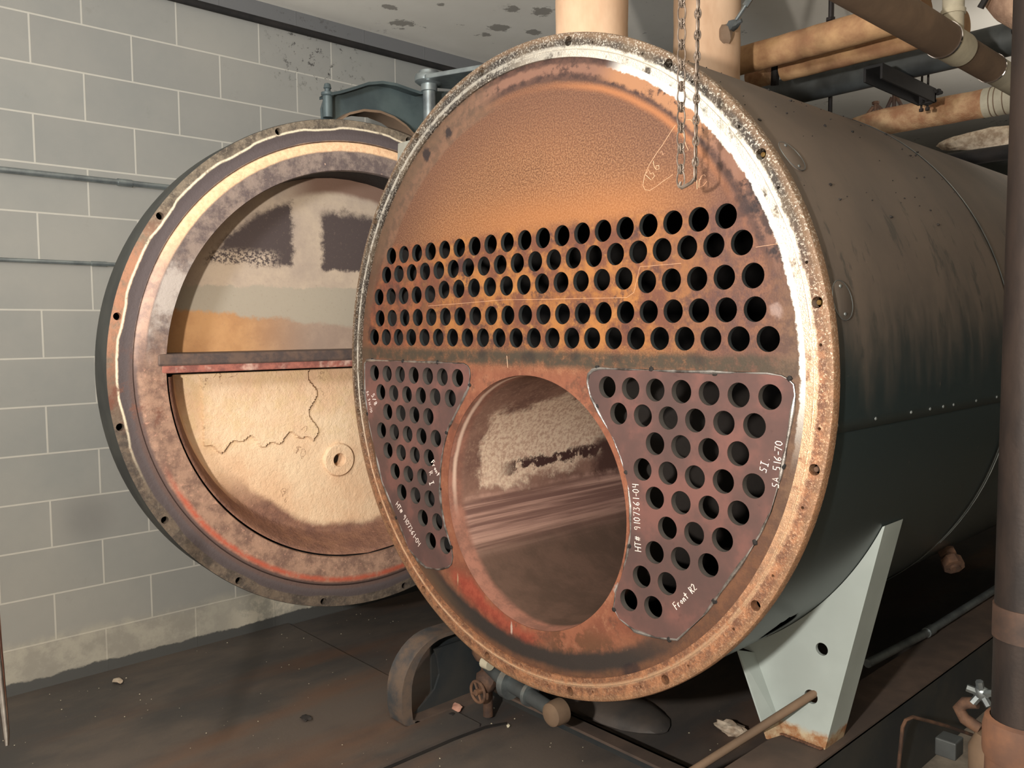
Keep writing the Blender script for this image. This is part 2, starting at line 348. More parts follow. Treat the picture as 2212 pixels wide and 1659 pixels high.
def mat_door_upper():
    a = M('sooted_upper_baffle')
    n1 = a.noise(4, 6, .7); n2 = a.noise(22, 6, .8, off=3); n3 = a.noise(70, 4, .8, off=5)
    r = a.rad(); j = a.mul(a.sub(n2, .5), .09); zz = a.add(a.z, a.mul(a.sub(a.noise(9, 6, .8, off=8), .5), .09)); x = a.add(a.x, j)
    pale = a.mix(a.ss(n1, .35, .65), (184, 166, 146), (162, 146, 132))
    c = pale
    dark = (78, 68, 66)
    q1 = a.mul(a.mul(a.ss(a.add(a.z, j), .405, .425), a.ss(a.add(r, j), .735, .70)), a.ss(x, -.215, -.235))
    q1 = a.mul(q1, a.inv(a.mul(a.mul(a.ss(n3, .46, .54), a.ss(a.z, .49, .45)), a.ss(a.x, -.26, -.34))))
    q2 = a.mul(a.mul(a.ss(a.add(a.z, j), .395, .415), a.ss(a.add(r, a.mul(j, 1.4)), .68, .63)), a.ss(x, -.105, -.08))
    c = a.mix(a.mx(q1, q2), c, dark)
    c = a.mix(a.mul(a.ss(a.add(r, a.mul(n1, .05)), .74, .77), a.ss(a.x, -.3, -.1)), c, (124, 98, 84))
    c = a.mix(a.ss(a.add(zz, a.mul(j, .4)), .335, .325), c, (160, 150, 134))
    c = a.mix(a.ss(a.add(zz, a.mul(a.x, .10)), .175, .155), c, a.mix(a.ss(a.x, -.5, -.1), a.mix(a.ss(n1, .35, .65), (188, 144, 100), (166, 122, 84)), a.mix(a.ss(n1, .35, .65), (168, 146, 128), (148, 128, 114))))
    c = a.mix(a.mul(a.ss(n3, .56, .68), .35), c, (128, 112, 98))
    return a.fin(c, .85, 0, a.add(n1, a.mul(n3, .4)), .4, .004, .2)

def mat_leg():
    a = M('pale_grey_leg_paint'); n = a.noise(14, 5, .7); n1 = a.noise(3, 4, .5)
    c = a.mix(a.ss(n1, .35, .65), (174, 184, 180), (156, 165, 161))
    zz = a.add(a.z, a.mul(a.sub(n, .5), .09))
    c = a.mix(a.ss(zz, -1.055, -1.085), c, a.mix(a.ss(n, .4, .6), (150, 104, 70), (188, 170, 140)))
    c = a.mix(a.mul(a.ss(n, .66, .72), .5), c, (110, 104, 96))
    return a.fin(c, .5, 0, n, .1, .001, .3)
MAT = dict(leg=mat_leg(),
 sheet=mat_sheet(), flange=mat_flange(), patch=mat_patch(), furnace=mat_furnace(), jacket=mat_jacket(),
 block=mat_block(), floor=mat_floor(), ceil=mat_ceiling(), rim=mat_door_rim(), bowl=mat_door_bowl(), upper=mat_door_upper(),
 dark=simple('sooty_black_steel', (22, 22, 22), (38, 34, 32), 6, .8),
 inner=simple('dull_inner_shell', (54, 50, 48), (36, 34, 33), 5, .8),
 weld=simple('bright_weld_metal', (176, 172, 168), (92, 86, 82), 22, .35, .8, .4, .65, .5, .002),
 chalk=simple('white_chalk', (238, 226, 218), (220, 200, 190), 80, .9),
 grayiron=simple('blue_grey_painted_iron', (86, 98, 98), (66, 76, 78), 5, .45, .2),
 edgegrey=simple('dull_dark_grey_paint', (62, 62, 58), (48, 49, 47), 5, .7),
 legpaint=simple('pale_grey_painted_steel', (178, 186, 182), (158, 166, 162), 3, .45, 0, bs=.08),
 skid=simple('dark_blue_painted_steel', (44, 50, 54), (62, 62, 60), 4, .5, .1),
 skidtop=simple('dusty_steel_flange', (98, 82, 72), (76, 66, 60), 5, .75),
 lagging=simple('tan_canvas_lagging', (204, 172, 142), (180, 146, 116), 5, .85, 0, bs=.4, bd=.003, st=(1, 1, .4)),
 lagging2=simple('ochre_stained_lagging', (186, 148, 106), (146, 106, 76), 7, .85, 0, bs=.6, bd=.004),
 lagbrown=simple('brown_dusty_lagging', (122, 100, 80), (102, 84, 68), 5, .85, 0, bs=.3, bd=.003),
 lagcopper=simple('torn_reddish_lagging', (200, 164, 124), (160, 114, 82), 12, .8, 0, bs=.9, bd=.008),
 white=simple('pale_jacket_band', (196, 188, 164), (170, 162, 142), 8, .7),
 rust=simple('rusty_iron', (116, 86, 66), (66, 52, 46), 12, .8, .1, bs=.6, bd=.003),
 rustdark=simple('dark_rusty_pipe', (60, 50, 45), (38, 34, 33), 9, .55, .4, bs=.5, bd=.002, st=(1, 1, .3)),
 rustorange=simple('orange_rust', (116, 80, 58), (86, 62, 50), 9, .8, 0, bs=.4),
 galv=simple('galvanised_conduit', (150, 158, 158), (118, 124, 126), 10, .35, .7),
 darkpipe=simple('dark_painted_pipe', (74, 78, 78), (54, 56, 56), 6, .5),
 chainm=simple('dull_steel_chain', (128, 114, 102), (92, 80, 70), 60, .5, .5),
 brass=simple('brass_stud', (190, 160, 96), (130, 100, 60), 50, .35, .9),
 chrome=simple('polished_steel', (220, 214, 210), (180, 170, 166), 20, .15, 1.0, bs=0.05),
 brick=simple('pink_brick_chip', (204, 160, 140), (170, 120, 104), 20, .9, bs=.6),
 wrapmat=simple('dusty_wrap_cloth', (176, 146, 122), (132, 104, 86), 9, .9, 0, bs=.7, bd=.006),
 fluff=simple('white_mineral_fibre', (210, 196, 176), (160, 140, 120), 30, .95, bs=.8),
)

# ------------------------------------------------------------------ mesh helpers
def BM(): return bmesh.new()
def obj(name, bm, mat, parent=None, smooth=True, bevel=0):
    me = bpy.data.meshes.new(name); bmesh.ops.recalc_face_normals(bm, faces=bm.faces[:]); bm.to_mesh(me); bm.free()
    me.materials.append(MAT[mat] if isinstance(mat, str) else mat)
    if smooth:
        me.polygons.foreach_set('use_smooth', [True]*len(me.polygons)); me.set_sharp_from_angle(angle=radians(38))
    o = bpy.data.objects.new(name, me); COL.objects.link(o)
    if parent:
        o.parent = parent
        if not parent.get('_local'): o.location = -parent_world(parent)
    if bevel:
        b = o.modifiers.new('bevel', 'BEVEL'); b.width = bevel; b.segments = 2; b.limit_method = 'ANGLE'
    return o
def parent_world(o):
    v = Vector(o.location)
    if o.parent: v = v + parent_world(o.parent)
    return v
def thing(name, label, cat, loc, group=None, rotz=0, local=False):
    o = bpy.data.objects.new(name, None); COL.objects.link(o); o.location = loc; o.rotation_euler.z = rotz
    o.empty_display_size = .1
    o['label'] = label; o['category'] = cat
    if group: o['group'] = group
    if local: o['_local'] = 1
    return o
def tag(o, label, cat, group=None, kind=None):
    o['label'] = label; o['category'] = cat
    if group: o['group'] = group
    if kind: o['kind'] = kind
    return o
def struct(name, bm, mat, smooth=False, label=None):
    o = obj(name, bm, mat, smooth=smooth); o['kind'] = 'structure'
    if label: o['label'] = label
    return o
def box(bm, x0, x1, y0, y1, z0, z1):
    v = [bm.verts.new((x, y, z)) for x in (x0, x1) for y in (y0, y1) for z in (z0, z1)]
    for f in ((0, 1, 3, 2), (4, 6, 7, 5), (0, 4, 5, 1), (2, 3, 7, 6), (0, 2, 6, 4), (1, 5, 7, 3)): bm.faces.new([v[i] for i in f])
    return v
def tube(bm, pts, r, seg=16, cap=True, closed=False):
    pts = [Vector(p) for p in pts]; n = len(pts); rr = r if isinstance(r, (list, tuple)) else [r]*n
    T = []
    for i in range(n):
        a = pts[i-1] if (i > 0 or closed) else pts[i]; b = pts[(i+1) % n] if (i < n-1 or closed) else pts[i]
        T.append((b-a).normalized())
    up = Vector((0, 0, 1)) if abs(T[0].z) < .9 else Vector((1, 0, 0))
    U = T[0].cross(up).normalized(); rings = []
    for i in range(n):
        U = (U - T[i]*U.dot(T[i])).normalized(); V = T[i].cross(U)
        rings.append([bm.verts.new(pts[i] + (U*cos(2*pi*k/seg) + V*sin(2*pi*k/seg))*rr[i]) for k in range(seg)])
    for i in range(n if closed else n-1):
        A, B = rings[i], rings[(i+1) % n]
        for k in range(seg): bm.faces.new((A[k], A[(k+1) % seg], B[(k+1) % seg], B[k]))
    if cap and not closed: bm.faces.new(rings[0]); bm.faces.new(rings[-1][::-1])
def lathe(bm, prof, c=(0, 0, 0), axis='y', seg=96, a0=0, a1=2*pi, closed_prof=False):
    full = abs(a1-a0-2*pi) < 1e-6; N = seg if full else seg+1; rings = []
    for k in range(N):
        a = a0+(a1-a0)*k/seg; ring = []
        for r, h in prof:
            p = {'y': (r*cos(a), h, r*sin(a)), 'z': (r*cos(a), r*sin(a), h), 'x': (h, r*cos(a), r*sin(a))}[axis]
            ring.append(bm.verts.new((c[0]+p[0], c[1]+p[1], c[2]+p[2])))
        rings.append(ring)
    m = len(prof); cnt = N if full else N-1
    for k in range(cnt):
        A, B = rings[k], rings[(k+1) % N]
        for i in range(m if closed_prof else m-1): bm.faces.new((A[i], A[(i+1) % m], B[(i+1) % m], B[i]))
    bmesh.ops.remove_doubles(bm, verts=bm.verts, dist=1e-6)
def prism(bm, poly, axis, a, b):
    def P(u, v, h): return {'y': (u, h, v), 'x': (h, u, v), 'z': (u, v, h)}[axis]
    A = [bm.verts.new(P(u, v, a)) for u, v in poly]; B = [bm.verts.new(P(u, v, b)) for u, v in poly]; n = len(poly)
    bm.faces.new(A); bm.faces.new(B[::-1])
    for i in range(n): bm.faces.new((A[i], A[(i+1) % n], B[(i+1) % n], B[i]))
def circ(cx, cz, r, n=24, ph=0): return [(cx+r*cos(2*pi*k/n+ph), cz+r*sin(2*pi*k/n+ph)) for k in range(n)]
def plate(name, outer, holes, y0, thick, mat, parent, loc_off=None):
    """flat plate in the XZ plane with round cut-outs, front face at y0, going back"""
    cu = bpy.data.curves.new('t', 'CURVE'); cu.dimensions = '2D'; cu.fill_mode = 'BOTH'; cu.extrude = thick/2
    for poly in [outer]+holes:
        sp = cu.splines.new('POLY'); sp.points.add(len(poly)-1); sp.use_cyclic_u = True
        for i, (x, z) in enumerate(poly): sp.points[i].co = (x, z, 0, 1)
    o = bpy.data.objects.new('t', cu); COL.objects.link(o)
    dg = bpy.context.evaluated_depsgraph_get(); me = bpy.data.meshes.new_from_object(o.evaluated_get(dg))
    bpy.data.objects.remove(o); bm = bmesh.new(); bm.from_mesh(me)
    for v in bm.verts: v.co = Vector((v.co.x, y0+thick/2-v.co.z, v.co.y))
    return obj(name, bm, mat, parent, smooth=False)
def smoothpoly(pts, it=2):
    for _ in range(it):
        q = []
        for i in range(len(pts)):
            a, b = pts[i], pts[(i+1) % len(pts)]
            q += [(a[0]*.75+b[0]*.25, a[1]*.75+b[1]*.25), (a[0]*.25+b[0]*.75, a[1]*.25+b[1]*.75)]
        pts = q
    return pts
def lump(bm, c, r, seed=0, sc=(1, 1, 1), sub=2, rough=.25):
    rnd = random.Random(seed); k = len(bm.verts)
    g = bmesh.ops.create_icosphere(bm, subdivisions=sub, radius=1)
    for v in g['verts']:
        f = 1+rnd.uniform(-rough, rough); v.co = Vector((c[0]+v.co.x*r*sc[0]*f, c[1]+v.co.y*r*sc[1]*f, c[2]+v.co.z*r*sc[2]*f))

# ------------------------------------------------------------------ the room
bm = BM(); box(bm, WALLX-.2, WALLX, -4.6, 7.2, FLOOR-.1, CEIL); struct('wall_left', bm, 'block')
bm = BM(); box(bm, -2.4, 3.6, 7.0, 7.2, FLOOR-.1, CEIL); struct('wall_back', bm, simple('dim_back_wall', (120, 120, 114), (96, 98, 94), 2, .8))
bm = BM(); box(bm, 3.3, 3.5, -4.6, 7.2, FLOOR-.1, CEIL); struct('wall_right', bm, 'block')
bm = BM(); box(bm, -2.4, 3.6, -4.8, -4.6, FLOOR-.1, CEIL); struct('wall_front', bm, simple('grey_front_wall', (140, 138, 132), (124, 124, 120), 2, .8))
bm = BM(); box(bm, -2.4, 3.6, -4.8, 7.2, FLOOR-.2, FLOOR); struct('floor', bm, 'floor')
bm = BM(); box(bm, -2.4, 3.6, -4.8, 7.2, CEIL, CEIL+.15); struct('ceiling', bm, 'ceil')
# slab edge of the raised left floor
bm = BM(); box(bm, WALLX, -.525, -2.6, .24, FLOOR-.01, FLOOR+.014); struct('trim_1', bm, 'floor', label='raised floor slab on the left with a broken front edge')

bm = BM(); prism(bm, [(-.525, -2.6), (-.512, -2.6), (-.510, .1), (-.500, .24), (-.470, .33), (-.48, .34), (-.514, .26), (-.525, .1)], 'z', FLOOR-.01, FLOOR+.004); struct('trim_2', bm, 'dark', label='dark open joint along the slab edge')
def conduit(name, z, r, y0, y1, label, mat='galv', coup=None):
    t = thing(name, label, 'conduit', (WALLX+r, y0, z), 'conduits along the block wall')
    bm = BM(); tube(bm, [(WALLX+r+.004, y0, z), (WALLX+r+.004, y1, z)], r, 14); obj('pipe', bm, mat, t)
    for y in (coup or []):
        bm = BM(); tube(bm, [(WALLX+r+.004, y-.03, z), (WALLX+r+.004, y+.03, z)], r*1.25, 14); obj('coupling', bm, mat, t)
conduit('electrical_conduit', .795, .013, -3.5, 2.0, 'upper thick grey conduit on the block wall, level with the top of the door', coup=[-.50, -1.3])
conduit('electrical_conduit', .432, .009, -3.5, 2.0, 'thin grey conduit on the block wall, lowest of the three', coup=[-.62, .9])
conduit('ceiling_conduit', 1.655, .017, -3.5, 4.0, 'black conduit running high on the block wall just below the ceiling', 'dark')

# ------------------------------------------------------------------ boiler
HR = .0310
boiler = thing('fire_tube_boiler', 'huge horizontal steel boiler with its rusty tube sheet open and a large round furnace mouth', 'boiler', (0, 0, FLOOR+.29))
holes = []
holes += [(-.7217+.07963*i, .408) for i in range(19)]
holes += [(-.7555+.0796*i, .340) for i in range(20)]
holes += [(-.808+.0798*i, (.259 if i < 5 or i > 15 else .2715)) for i in range(21)]
holes += [(-.8035+.0799*i, .1785) for i in range(21)]
holes += [(-.8444+.07976*i, .107) for i in range(22)]
outR = [(.2571,-.0216),(.262,.003),(.278,.016),(.3041,.0214),(.571,.0216),(.83,.0251),(.8667,.021),(.886,.0125),(.8982,.0017),(.9022,-.0227),(.891,-.0975),(.8786,-.1651),(.868,-.22),(.844,-.3047),(.8167,-.365),(.7789,-.4288),(.7399,-.4857),(.6632,-.5991),(.5759,-.6926),(.5063,-.7058),(.4333,-.7066),(.3762,-.6861),(.3554,-.6606),(.3632,-.6128),(.3825,-.568),(.4046,-.4981),(.4169,-.4311),(.4168,-.357),(.406,-.2943),(.3819,-.228),(.3531,-.1738),(.304,-.1101),(.2672,-.0567)]
outL = [(-.9117,.0031),(-.895,.018),(-.3068,.0197),(-.285,.012),(-.2753,.0017),(-.2722,-.0207),(-.2799,-.0616),(-.342,-.1426),(-.3949,-.2116),(-.4226,-.28),(-.4394,-.353),(-.4448,-.4252),(-.4384,-.4865),(-.417,-.5596),(-.3844,-.6253),(-.3776,-.6572),(-.385,-.685),(-.4047,-.7009),(-.4588,-.7195),(-.5302,-.727),(-.5787,-.7121),(-.6363,-.6781),(-.6899,-.6013),(-.7449,-.528),(-.8055,-.4484),(-.848,-.3385),(-.8867,-.2371),(-.9159,-.1179),(-.9227,-.0392)]
outL = [(max(x, -.913 if z > -.12 else x), z) for x, z in outL]
def offset(poly, d):
    n = len(poly); out = []
    for i in range(n):
        a, b = Vector(poly[i-1]), Vector(poly[(i+1) % n]); t = (b-a).normalized(); nv = Vector((t.y, -t.x))
        out.append(tuple(Vector(poly[i]) + nv*d))
    return out
def area(p): return sum(p[i-1][0]*p[i][1]-p[i][0]*p[i-1][1] for i in range(len(p)))
def off_out(p, d): return offset(p, d if area(p) > 0 else -d)
lattice = [(-.0305, [.332,.416,.5,.5845,.669,.754,.839]), (-.1025,[.3735,.4585,.543,.628,.713,.7985]), (-.175,[.5,.584,.669,.7545]),
 (-.2495,[.458,.543,.628,.713,.798]), (-.3225,[.5,.585,.671,.757]), (-.3975,[.542,.627,.712]), (-.4715,[.5,.585,.671]), (-.548,[.456,.542]), (-.624,[.411,.496])]
patchR = [(x, z) for z, xs in lattice for x in xs]; patchL = [(-x-.005, z) for x, z in patchR]
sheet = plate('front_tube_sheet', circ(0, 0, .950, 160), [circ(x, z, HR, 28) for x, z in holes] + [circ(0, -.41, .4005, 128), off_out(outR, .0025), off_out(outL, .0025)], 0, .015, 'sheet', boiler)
tag_l = lambda o, s: o.__setitem__('label', s)
def patch(out, hs, side):
    p = plate('patch_plate', out, [circ(x, z, HR, 28) for x, z in hs], -.003, .019, 'patch', boiler)
    p['label'] = 'dark new steel patch plate with tube holes, %s of the furnace mouth' % side
    # lumpy weld bead round the patch, in lengths between the tacks
    rnd = random.Random(3 if side == 'right' else 5); bm = BM(); n = len(out)
    pts = [];
    for i in range(n):
        a, b = Vector(out[i]), Vector(out[(i+1) % n]); k = max(1, int((b-a).length/.012))
        pts += [a.lerp(b, j/k) for j in range(k)]
    N = len(pts); rr = [max(.0012, .0030+.0016*sin(i*.21+1)+.0012*sin(i*.57)+rnd.uniform(-.0006, .0009)) for i in range(N)]
    tube(bm, [(q.x, -.0015, q.y) for q in pts], rr, 8, closed=True)
    w_ = obj('weld_bead', bm, 'weld', p); w_['label'] = 'bright lumpy tack weld round the patch edge'
    for i in range(4, N, N//11):
        bm = BM(); lump(bm, (pts[i].x+rnd.uniform(-.004, .004), -.002, pts[i].y+rnd.uniform(-.004, .004)), .0075, i, (1, .5, 1), 2); obj('tack_weld', bm, 'dark', p)
    return p
pR = patch(outR, patchR, 'right'); pL = patch(outL, patchL, 'left')

# chalk lettering: stroke font
G = {'H':[[(0,0),(0,1)],[(.55,0),(.6,1)],[(0,.5),(.58,.52)]],'T':[[(-.05,1),(.6,.97)],[(.28,0),(.3,1)]],'#':[[(.15,.1),(.25,.9)],[(.4,.1),(.5,.9)],[(0,.36),(.6,.4)],[(.05,.64),(.65,.68)]],
'9':[[(.5,.75),(.35,.95),(.1,.85),(.1,.6),(.3,.5),(.5,.7),(.48,.3),(.4,0)]],'1':[[(.3,0),(.3,1)]],'0':[[(.3,1),(.08,.75),(.08,.25),(.3,0),(.52,.25),(.52,.75),(.3,1)]],
'7':[[(0,.95),(.55,1),(.25,0)]],'3':[[(.05,.95),(.45,.95),(.25,.55),(.5,.35),(.35,.02),(.02,.1)]],'6':[[(.5,1),(.15,.6),(.08,.2),(.3,0),(.5,.2),(.35,.45),(.12,.3)]],
'-':[[(.08,.45),(.5,.48)]],'4':[[(.1,1),(.1,.5),(.55,.5)],[(.5,1),(.48,0)]],'S':[[(.5,.95),(.15,.9),(.12,.6),(.45,.4),(.4,.05),(.02,.05)]],'A':[[(0,0),(.3,1),(.58,0)],[(.12,.4),(.48,.4)]],
'5':[[(.5,1),(.12,1),(.1,.6),(.42,.55),(.45,.15),(.05,.03)]],'F':[[(.05,0),(.08,1),(.55,1)],[(.07,.55),(.42,.55)]],'r':[[(.1,0),(.12,.55)],[(.12,.4),(.4,.58)]],'o':[[(.3,.5),(.1,.3),(.28,.02),(.48,.25),(.3,.5)]],
'n':[[(.08,0),(.1,.5)],[(.1,.35),(.35,.5),(.42,0)]],'t':[[(.25,.95),(.25,0)],[(.02,.6),(.5,.62)]],'R':[[(.08,0),(.1,1),(.45,.85),(.4,.55),(.12,.5)],[(.2,.5),(.55,0)]],'2':[[(.05,.8),(.3,1),(.48,.75),(.1,.1),(.55,.05)]],
'I':[[(.3,0),(.3,1)],[(.1,1),(.5,1)],[(.1,0),(.5,0)]],'/':[[(0,0),(.5,1)]],'8':[[(.3,.5),(.08,.75),(.3,1),(.5,.75),(.3,.5),(.05,.25),(.3,0),(.52,.25),(.3,.5)]],'.':[[(.25,0),(.3,.06)]],'B':[[(.05,0),(.08,1),(.4,.85),(.1,.52),(.48,.3),(.05,0)]],' ':[]}
def write(text, x, z, ang, h, parent, yf, adv=.75, th=.0011, mat='chalk', name='chalk_writing', wid=.6):
    bm = BM(); ca, sa = cos(radians(ang)), sin(radians(ang)); cx = 0
    for ch in text:
        for st in G[ch]:
            P = []
            for u, v in st:
                X = cx+u*h*wid/.6; Z = v*h; P.append((x+X*ca-Z*sa, yf, z+X*sa+Z*ca))
            tube(bm, P, th, 5)
        cx += adv*h*(.7 if ch in '1.-' else 1)
    for v in bm.verts: v.co.y = yf + (v.co.y-yf)*.35
    return obj(name, bm, mat, parent)
write('HT# 9107361-04', .455, -.478, 93, .022, pR, -.0034, .66, wid=.5)
write('SA 516-70', .866, -.246, 86, .019, pR, -.0034, .72)
write('SI.', .832, -.214, 76, .020, pR, -.0034, .72)
write('Front R2', .574, -.612, 48, .019, pR, -.0034, .64, .0014)
write('Front', -.492, -.338, -52, .020, pL, -.0034, .62, .0016)
write('R', -.505, -.375, -62, .022, pL, -.0034); write('I', -.505, -.41, -66, .026, pL, -.0034, th=.0016)
write('HT# 9107361-04', -.715, -.525, -44, .022, pL, -.0034, .68, .0014)
write('SA 516-70', -.902, -.105, -72, .014, pL, -.0034, .75); write('5/8', -.868, -.118, -62, .022, pL, -.0034, .75, .0014)
# scratched note on the sheet: 136 in a long loop
sc = MAT['scratch'] = simple('fresh_scratch', (244, 200, 166), (228, 176, 138), 50, .5, .2)
bm = BM()
loop = [(.560,.655),(.545,.640),(.520,.612),(.497,.590),(.475,.565),(.460,.540),(.455,.515),(.462,.503),(.478,.499),(.500,.507),(.520,.517),(.538,.524),(.552,.530)]
tube(bm, [(x, -.0004, z) for x, z in smoothpoly(loop, 0)], .0006, 5)
tube(bm, [(x, -.0004, z) for x, z in [(.592,.662),(.606,.660),(.616,.648)]], .0006, 5)
tube(bm, [(x, -.0004, z) for x, z in [(.583,.630),(.592,.600),(.600,.584)]], .0007, 5)
tube(bm, [(x, -.0004, z) for x, z in [(.636,.506),(.640,.515),(.648,.517),(.652,.512)]], .0006, 5)
tube(bm, [(x, -.0004, z) for x, z in [(.626,.506),(.627,.484)]], .0006, 5)
tube(bm, [(x, -.0004, z) for x, z in [(.634,.508),(.632,.487),(.646,.490),(.656,.500)]], .0006, 5)
obj('scratched_mark', bm, 'scratch', sheet)
write('1', .478, .519, 50, .027, sheet, -.0004, th=.0006, mat='scratch', name='scratched_mark'); write('36', .487, .526, 50, .030, sheet, -.0004, .8, .0007, 'scratch', 'scratched_mark', .6)
write('2', .520, .583, 45, .013, sheet, -.0004, .8, .0005, 'scratch', 'scratched_mark')
# layout lines scratched between the tube rows
bm = BM()
for ln in ([(-.50,.218),(-.30,.2225),(-.1,.228),(.1,.2235),(.40,.219),(.425,.232),(.445,.300),(.58,.301)],[(.795,.326),(.86,.330),(.905,.333)],[(-.09,.05),(-.086,.012)]):
    tube(bm, [(x, -.0003, z) for x, z in ln], .0005, 4)
obj('scratched_line', bm, 'scratch', sheet)

# flange ring with bolt and pin holes
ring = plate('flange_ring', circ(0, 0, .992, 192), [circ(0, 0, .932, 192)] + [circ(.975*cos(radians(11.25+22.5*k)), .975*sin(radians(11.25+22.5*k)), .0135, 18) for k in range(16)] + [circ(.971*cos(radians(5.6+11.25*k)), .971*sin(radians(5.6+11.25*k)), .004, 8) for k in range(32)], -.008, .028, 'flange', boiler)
bm = BM(); lathe(bm, [(.992, -.008), (.9975, -.006), (1.0, -.002), (1.0, .02), (.990, .022)], seg=192); obj('flange_edge', bm, 'flange', boiler)
bm = BM(); n_ = 220
rr_ = random.Random(4)
tube(bm, [(.953*cos(2*pi*k/n_), -.008, .953*sin(2*pi*k/n_)) for k in range(n_)], [.0022+rr_.uniform(-.0008, .0012) for k in range(n_)], 6, closed=True)
obj('gasket_groove_lip', bm, 'flange', boiler)
for k in (0, 1, 15):
    a = radians(11.25+22.5*k); bm = BM(); x, z = .975*cos(a), .975*sin(a)
    lathe(bm, [(0, .000), (.0055, .000), (.0062, .001)]+[(.0065-(j % 2)*.001, .002+.0015*j) for j in range(10)], (x, 0, z), seg=14); s_ = obj('threaded_stud', bm, 'brass' if k < 2 else 'rust', boiler)
# shell and interior
bm = BM(); lathe(bm, [(.955, .0), (.955, 3.9)], seg=96); obj('inner_shell', bm, 'inner', boiler)
bm = BM(); lathe(bm, [(0, 3.9), (.985, 3.9), (.985, 4.0), (0, 4.0)], seg=96); obj('rear_head', bm, 'inner', boiler)
bm = BM()
lathe(bm, [(.400, .001), (.399, .03), (.397, .07), (.400, .1), (.400, 3.6), (.415, 3.6), (.415, .018), (.4015, .016)], (0, 0, -.41), seg=128, closed_prof=False)
obj('furnace_tube', bm, 'furnace', boiler)
bm = BM(); lathe(bm, [(0, 3.6), (.41, 3.6)], (0, 0, -.41), seg=48); obj('furnace_back', bm, 'dark', boiler)
# jacket: upper and lower sheets with a lapped seam, hand-hole cut in the lower one
SEAM = radians(-6.3)
def jacket(name, a0, a1, r, y0, y1, hole=None, seg=110, ny=None):
    bm = BM(); ny = ny or int((y1-y0)/.02); g = []
    for i in range(seg+1):
        a = a0+(a1-a0)*i/seg; row = []
        for j in range(ny+1):
            y = y0+(y1-y0)*j/ny; row.append([a, y])
        g.append(row)
    kill = set()
    if hole:
        ha, hy, hr = hole
        for i in range(seg+1):
            for j in range(ny+1):
                da, dy = (g[i][j][0]-ha)*r, g[i][j][1]-hy; d = hypot(da, dy)
                if d < hr*.86: kill.add((i, j))
                elif d < hr*1.16: g[i][j] = [ha+da/d*hr/r, hy+dy/d*hr]
    V = [[None if (i, j) in kill else bm.verts.new((r*cos(a), y, r*sin(a))) for j, (a, y) in enumerate(row)] for i, row in enumerate(g)]
    for i in range(seg):
        for j in range(ny):
            q = (V[i][j], V[i+1][j], V[i+1][j+1], V[i][j+1])
            if all(q): bm.faces.new(q)
    o = obj(name, bm, 'jacket', boiler); m = o.modifiers.new('t', 'SOLIDIFY'); m.thickness = .0025; m.offset = -1; return o
jacket('jacket_sheet', SEAM, radians(186.3), .991, .018, 1.24)
jacket('jacket_sheet', radians(-173.7), SEAM+.012, .9875, .018, 1.24, hole=(radians(-46.5), .34, .060), seg=150, ny=100)
jacket('jacket_sheet', SEAM-.02, radians(187.5), .9885, 1.22, 4.0)
jacket('jacket_sheet', radians(-172.5), SEAM-.008, .985, 1.22, 4.0)
bm = BM(); lathe(bm, [(.9925, 1.236), (.9935, 1.238), (.9935, 1.243), (.990, 1.246)], seg=160); obj('jacket_lap_seam', bm, 'galv', boiler)
def on_shell(th, y, r=.991): return Vector((r*cos(radians(th)), y, r*sin(radians(th))))
def dome(bm, th, y, rad, r=.991):
    c = on_shell(th, y, r); n = Vector((cos(radians(th)), 0, sin(radians(th)))); t = Vector((0, 1, 0)); b = n.cross(t)
    prev = None
    for i in range(4):
        e = i/3*pi/2; ring_ = [bm.verts.new(c+n*(rad*.7*sin(e))+(t*cos(2*pi*k/10)+b*sin(2*pi*k/10))*rad*max(cos(e), .02)) for k in range(10)]
        if prev:
            for k in range(10): bm.faces.new((prev[k], prev[(k+1) % 10], ring_[(k+1) % 10], ring_[k]))
        prev = ring_
    bm.faces.new(prev)
for y in (.035, .235, .446, .571, .663, .74, .92, 1.10):
    bm = BM(); dome(bm, -5.2, y, .0048); obj('jacket_screw', bm, 'galv', boiler)
# round inspection covers held by two screws
for th, y, ra in ((33.6, .105, .045), (11.4, .078, .047)):
    bm = BM(); c = on_shell(th, y, .9915); n = Vector((cos(radians(th)), 0, sin(radians(th)))); t = Vector((0, 1, 0)); b = n.cross(t)
    rings = []
    for rd, h in ((0, .0026), (ra-.002, .0026), (ra, .0018), (ra+.001, -.002)):
        if rd == 0: rings.append([bm.verts.new(c+n*h)]); continue
        rings.append([bm.verts.new(c+n*(h-(rd*sin(2*pi*k/40))**2/2/.99)+(t*cos(2*pi*k/40)+b*sin(2*pi*k/40))*rd) for k in range(40)])
    for k in range(40): bm.faces.new((rings[0][0], rings[1][k], rings[1][(k+1) % 40]))
    for A, B in ((rings[1], rings[2]), (rings[2], rings[3])):
        for k in range(40): bm.faces.new((A[k], A[(k+1) % 40], B[(k+1) % 40], B[k]))
    cv = obj('inspection_cover', bm, 'jacket', boiler); cv['label'] = 'small round cover plate screwed to the jacket'
    bm = BM(); pts = [c+n*(.0024-(ra*sin(2*pi*k/40))**2/2/.99)+(t*cos(2*pi*k/40)+b*sin(2*pi*k/40))*ra for k in range(40)]
    tube(bm, pts, .0009, 5, closed=True); obj('cover_edge', bm, 'galv', cv)
    for s in (-1, 1):
        bm = BM(); dome(bm, th+s*1.9, y-.0*s, .0045, .994); obj('screw', bm, 'galv', cv)
# crumbs of dirt lying on the jacket
bm = BM(); rnd = random.Random(11)
for i in range(70):
    th = rnd.uniform(25, 75); y = rnd.uniform(.06, 1.3); c = on_shell(th, y, .992); lump(bm, c, rnd.choice((.0015, .002, .003, .005)), i, (1, 1.4, .8), 1, .35)
d_ = obj('dirt_crumbs', bm, 'inner', boiler); d_['kind'] = 'stuff'
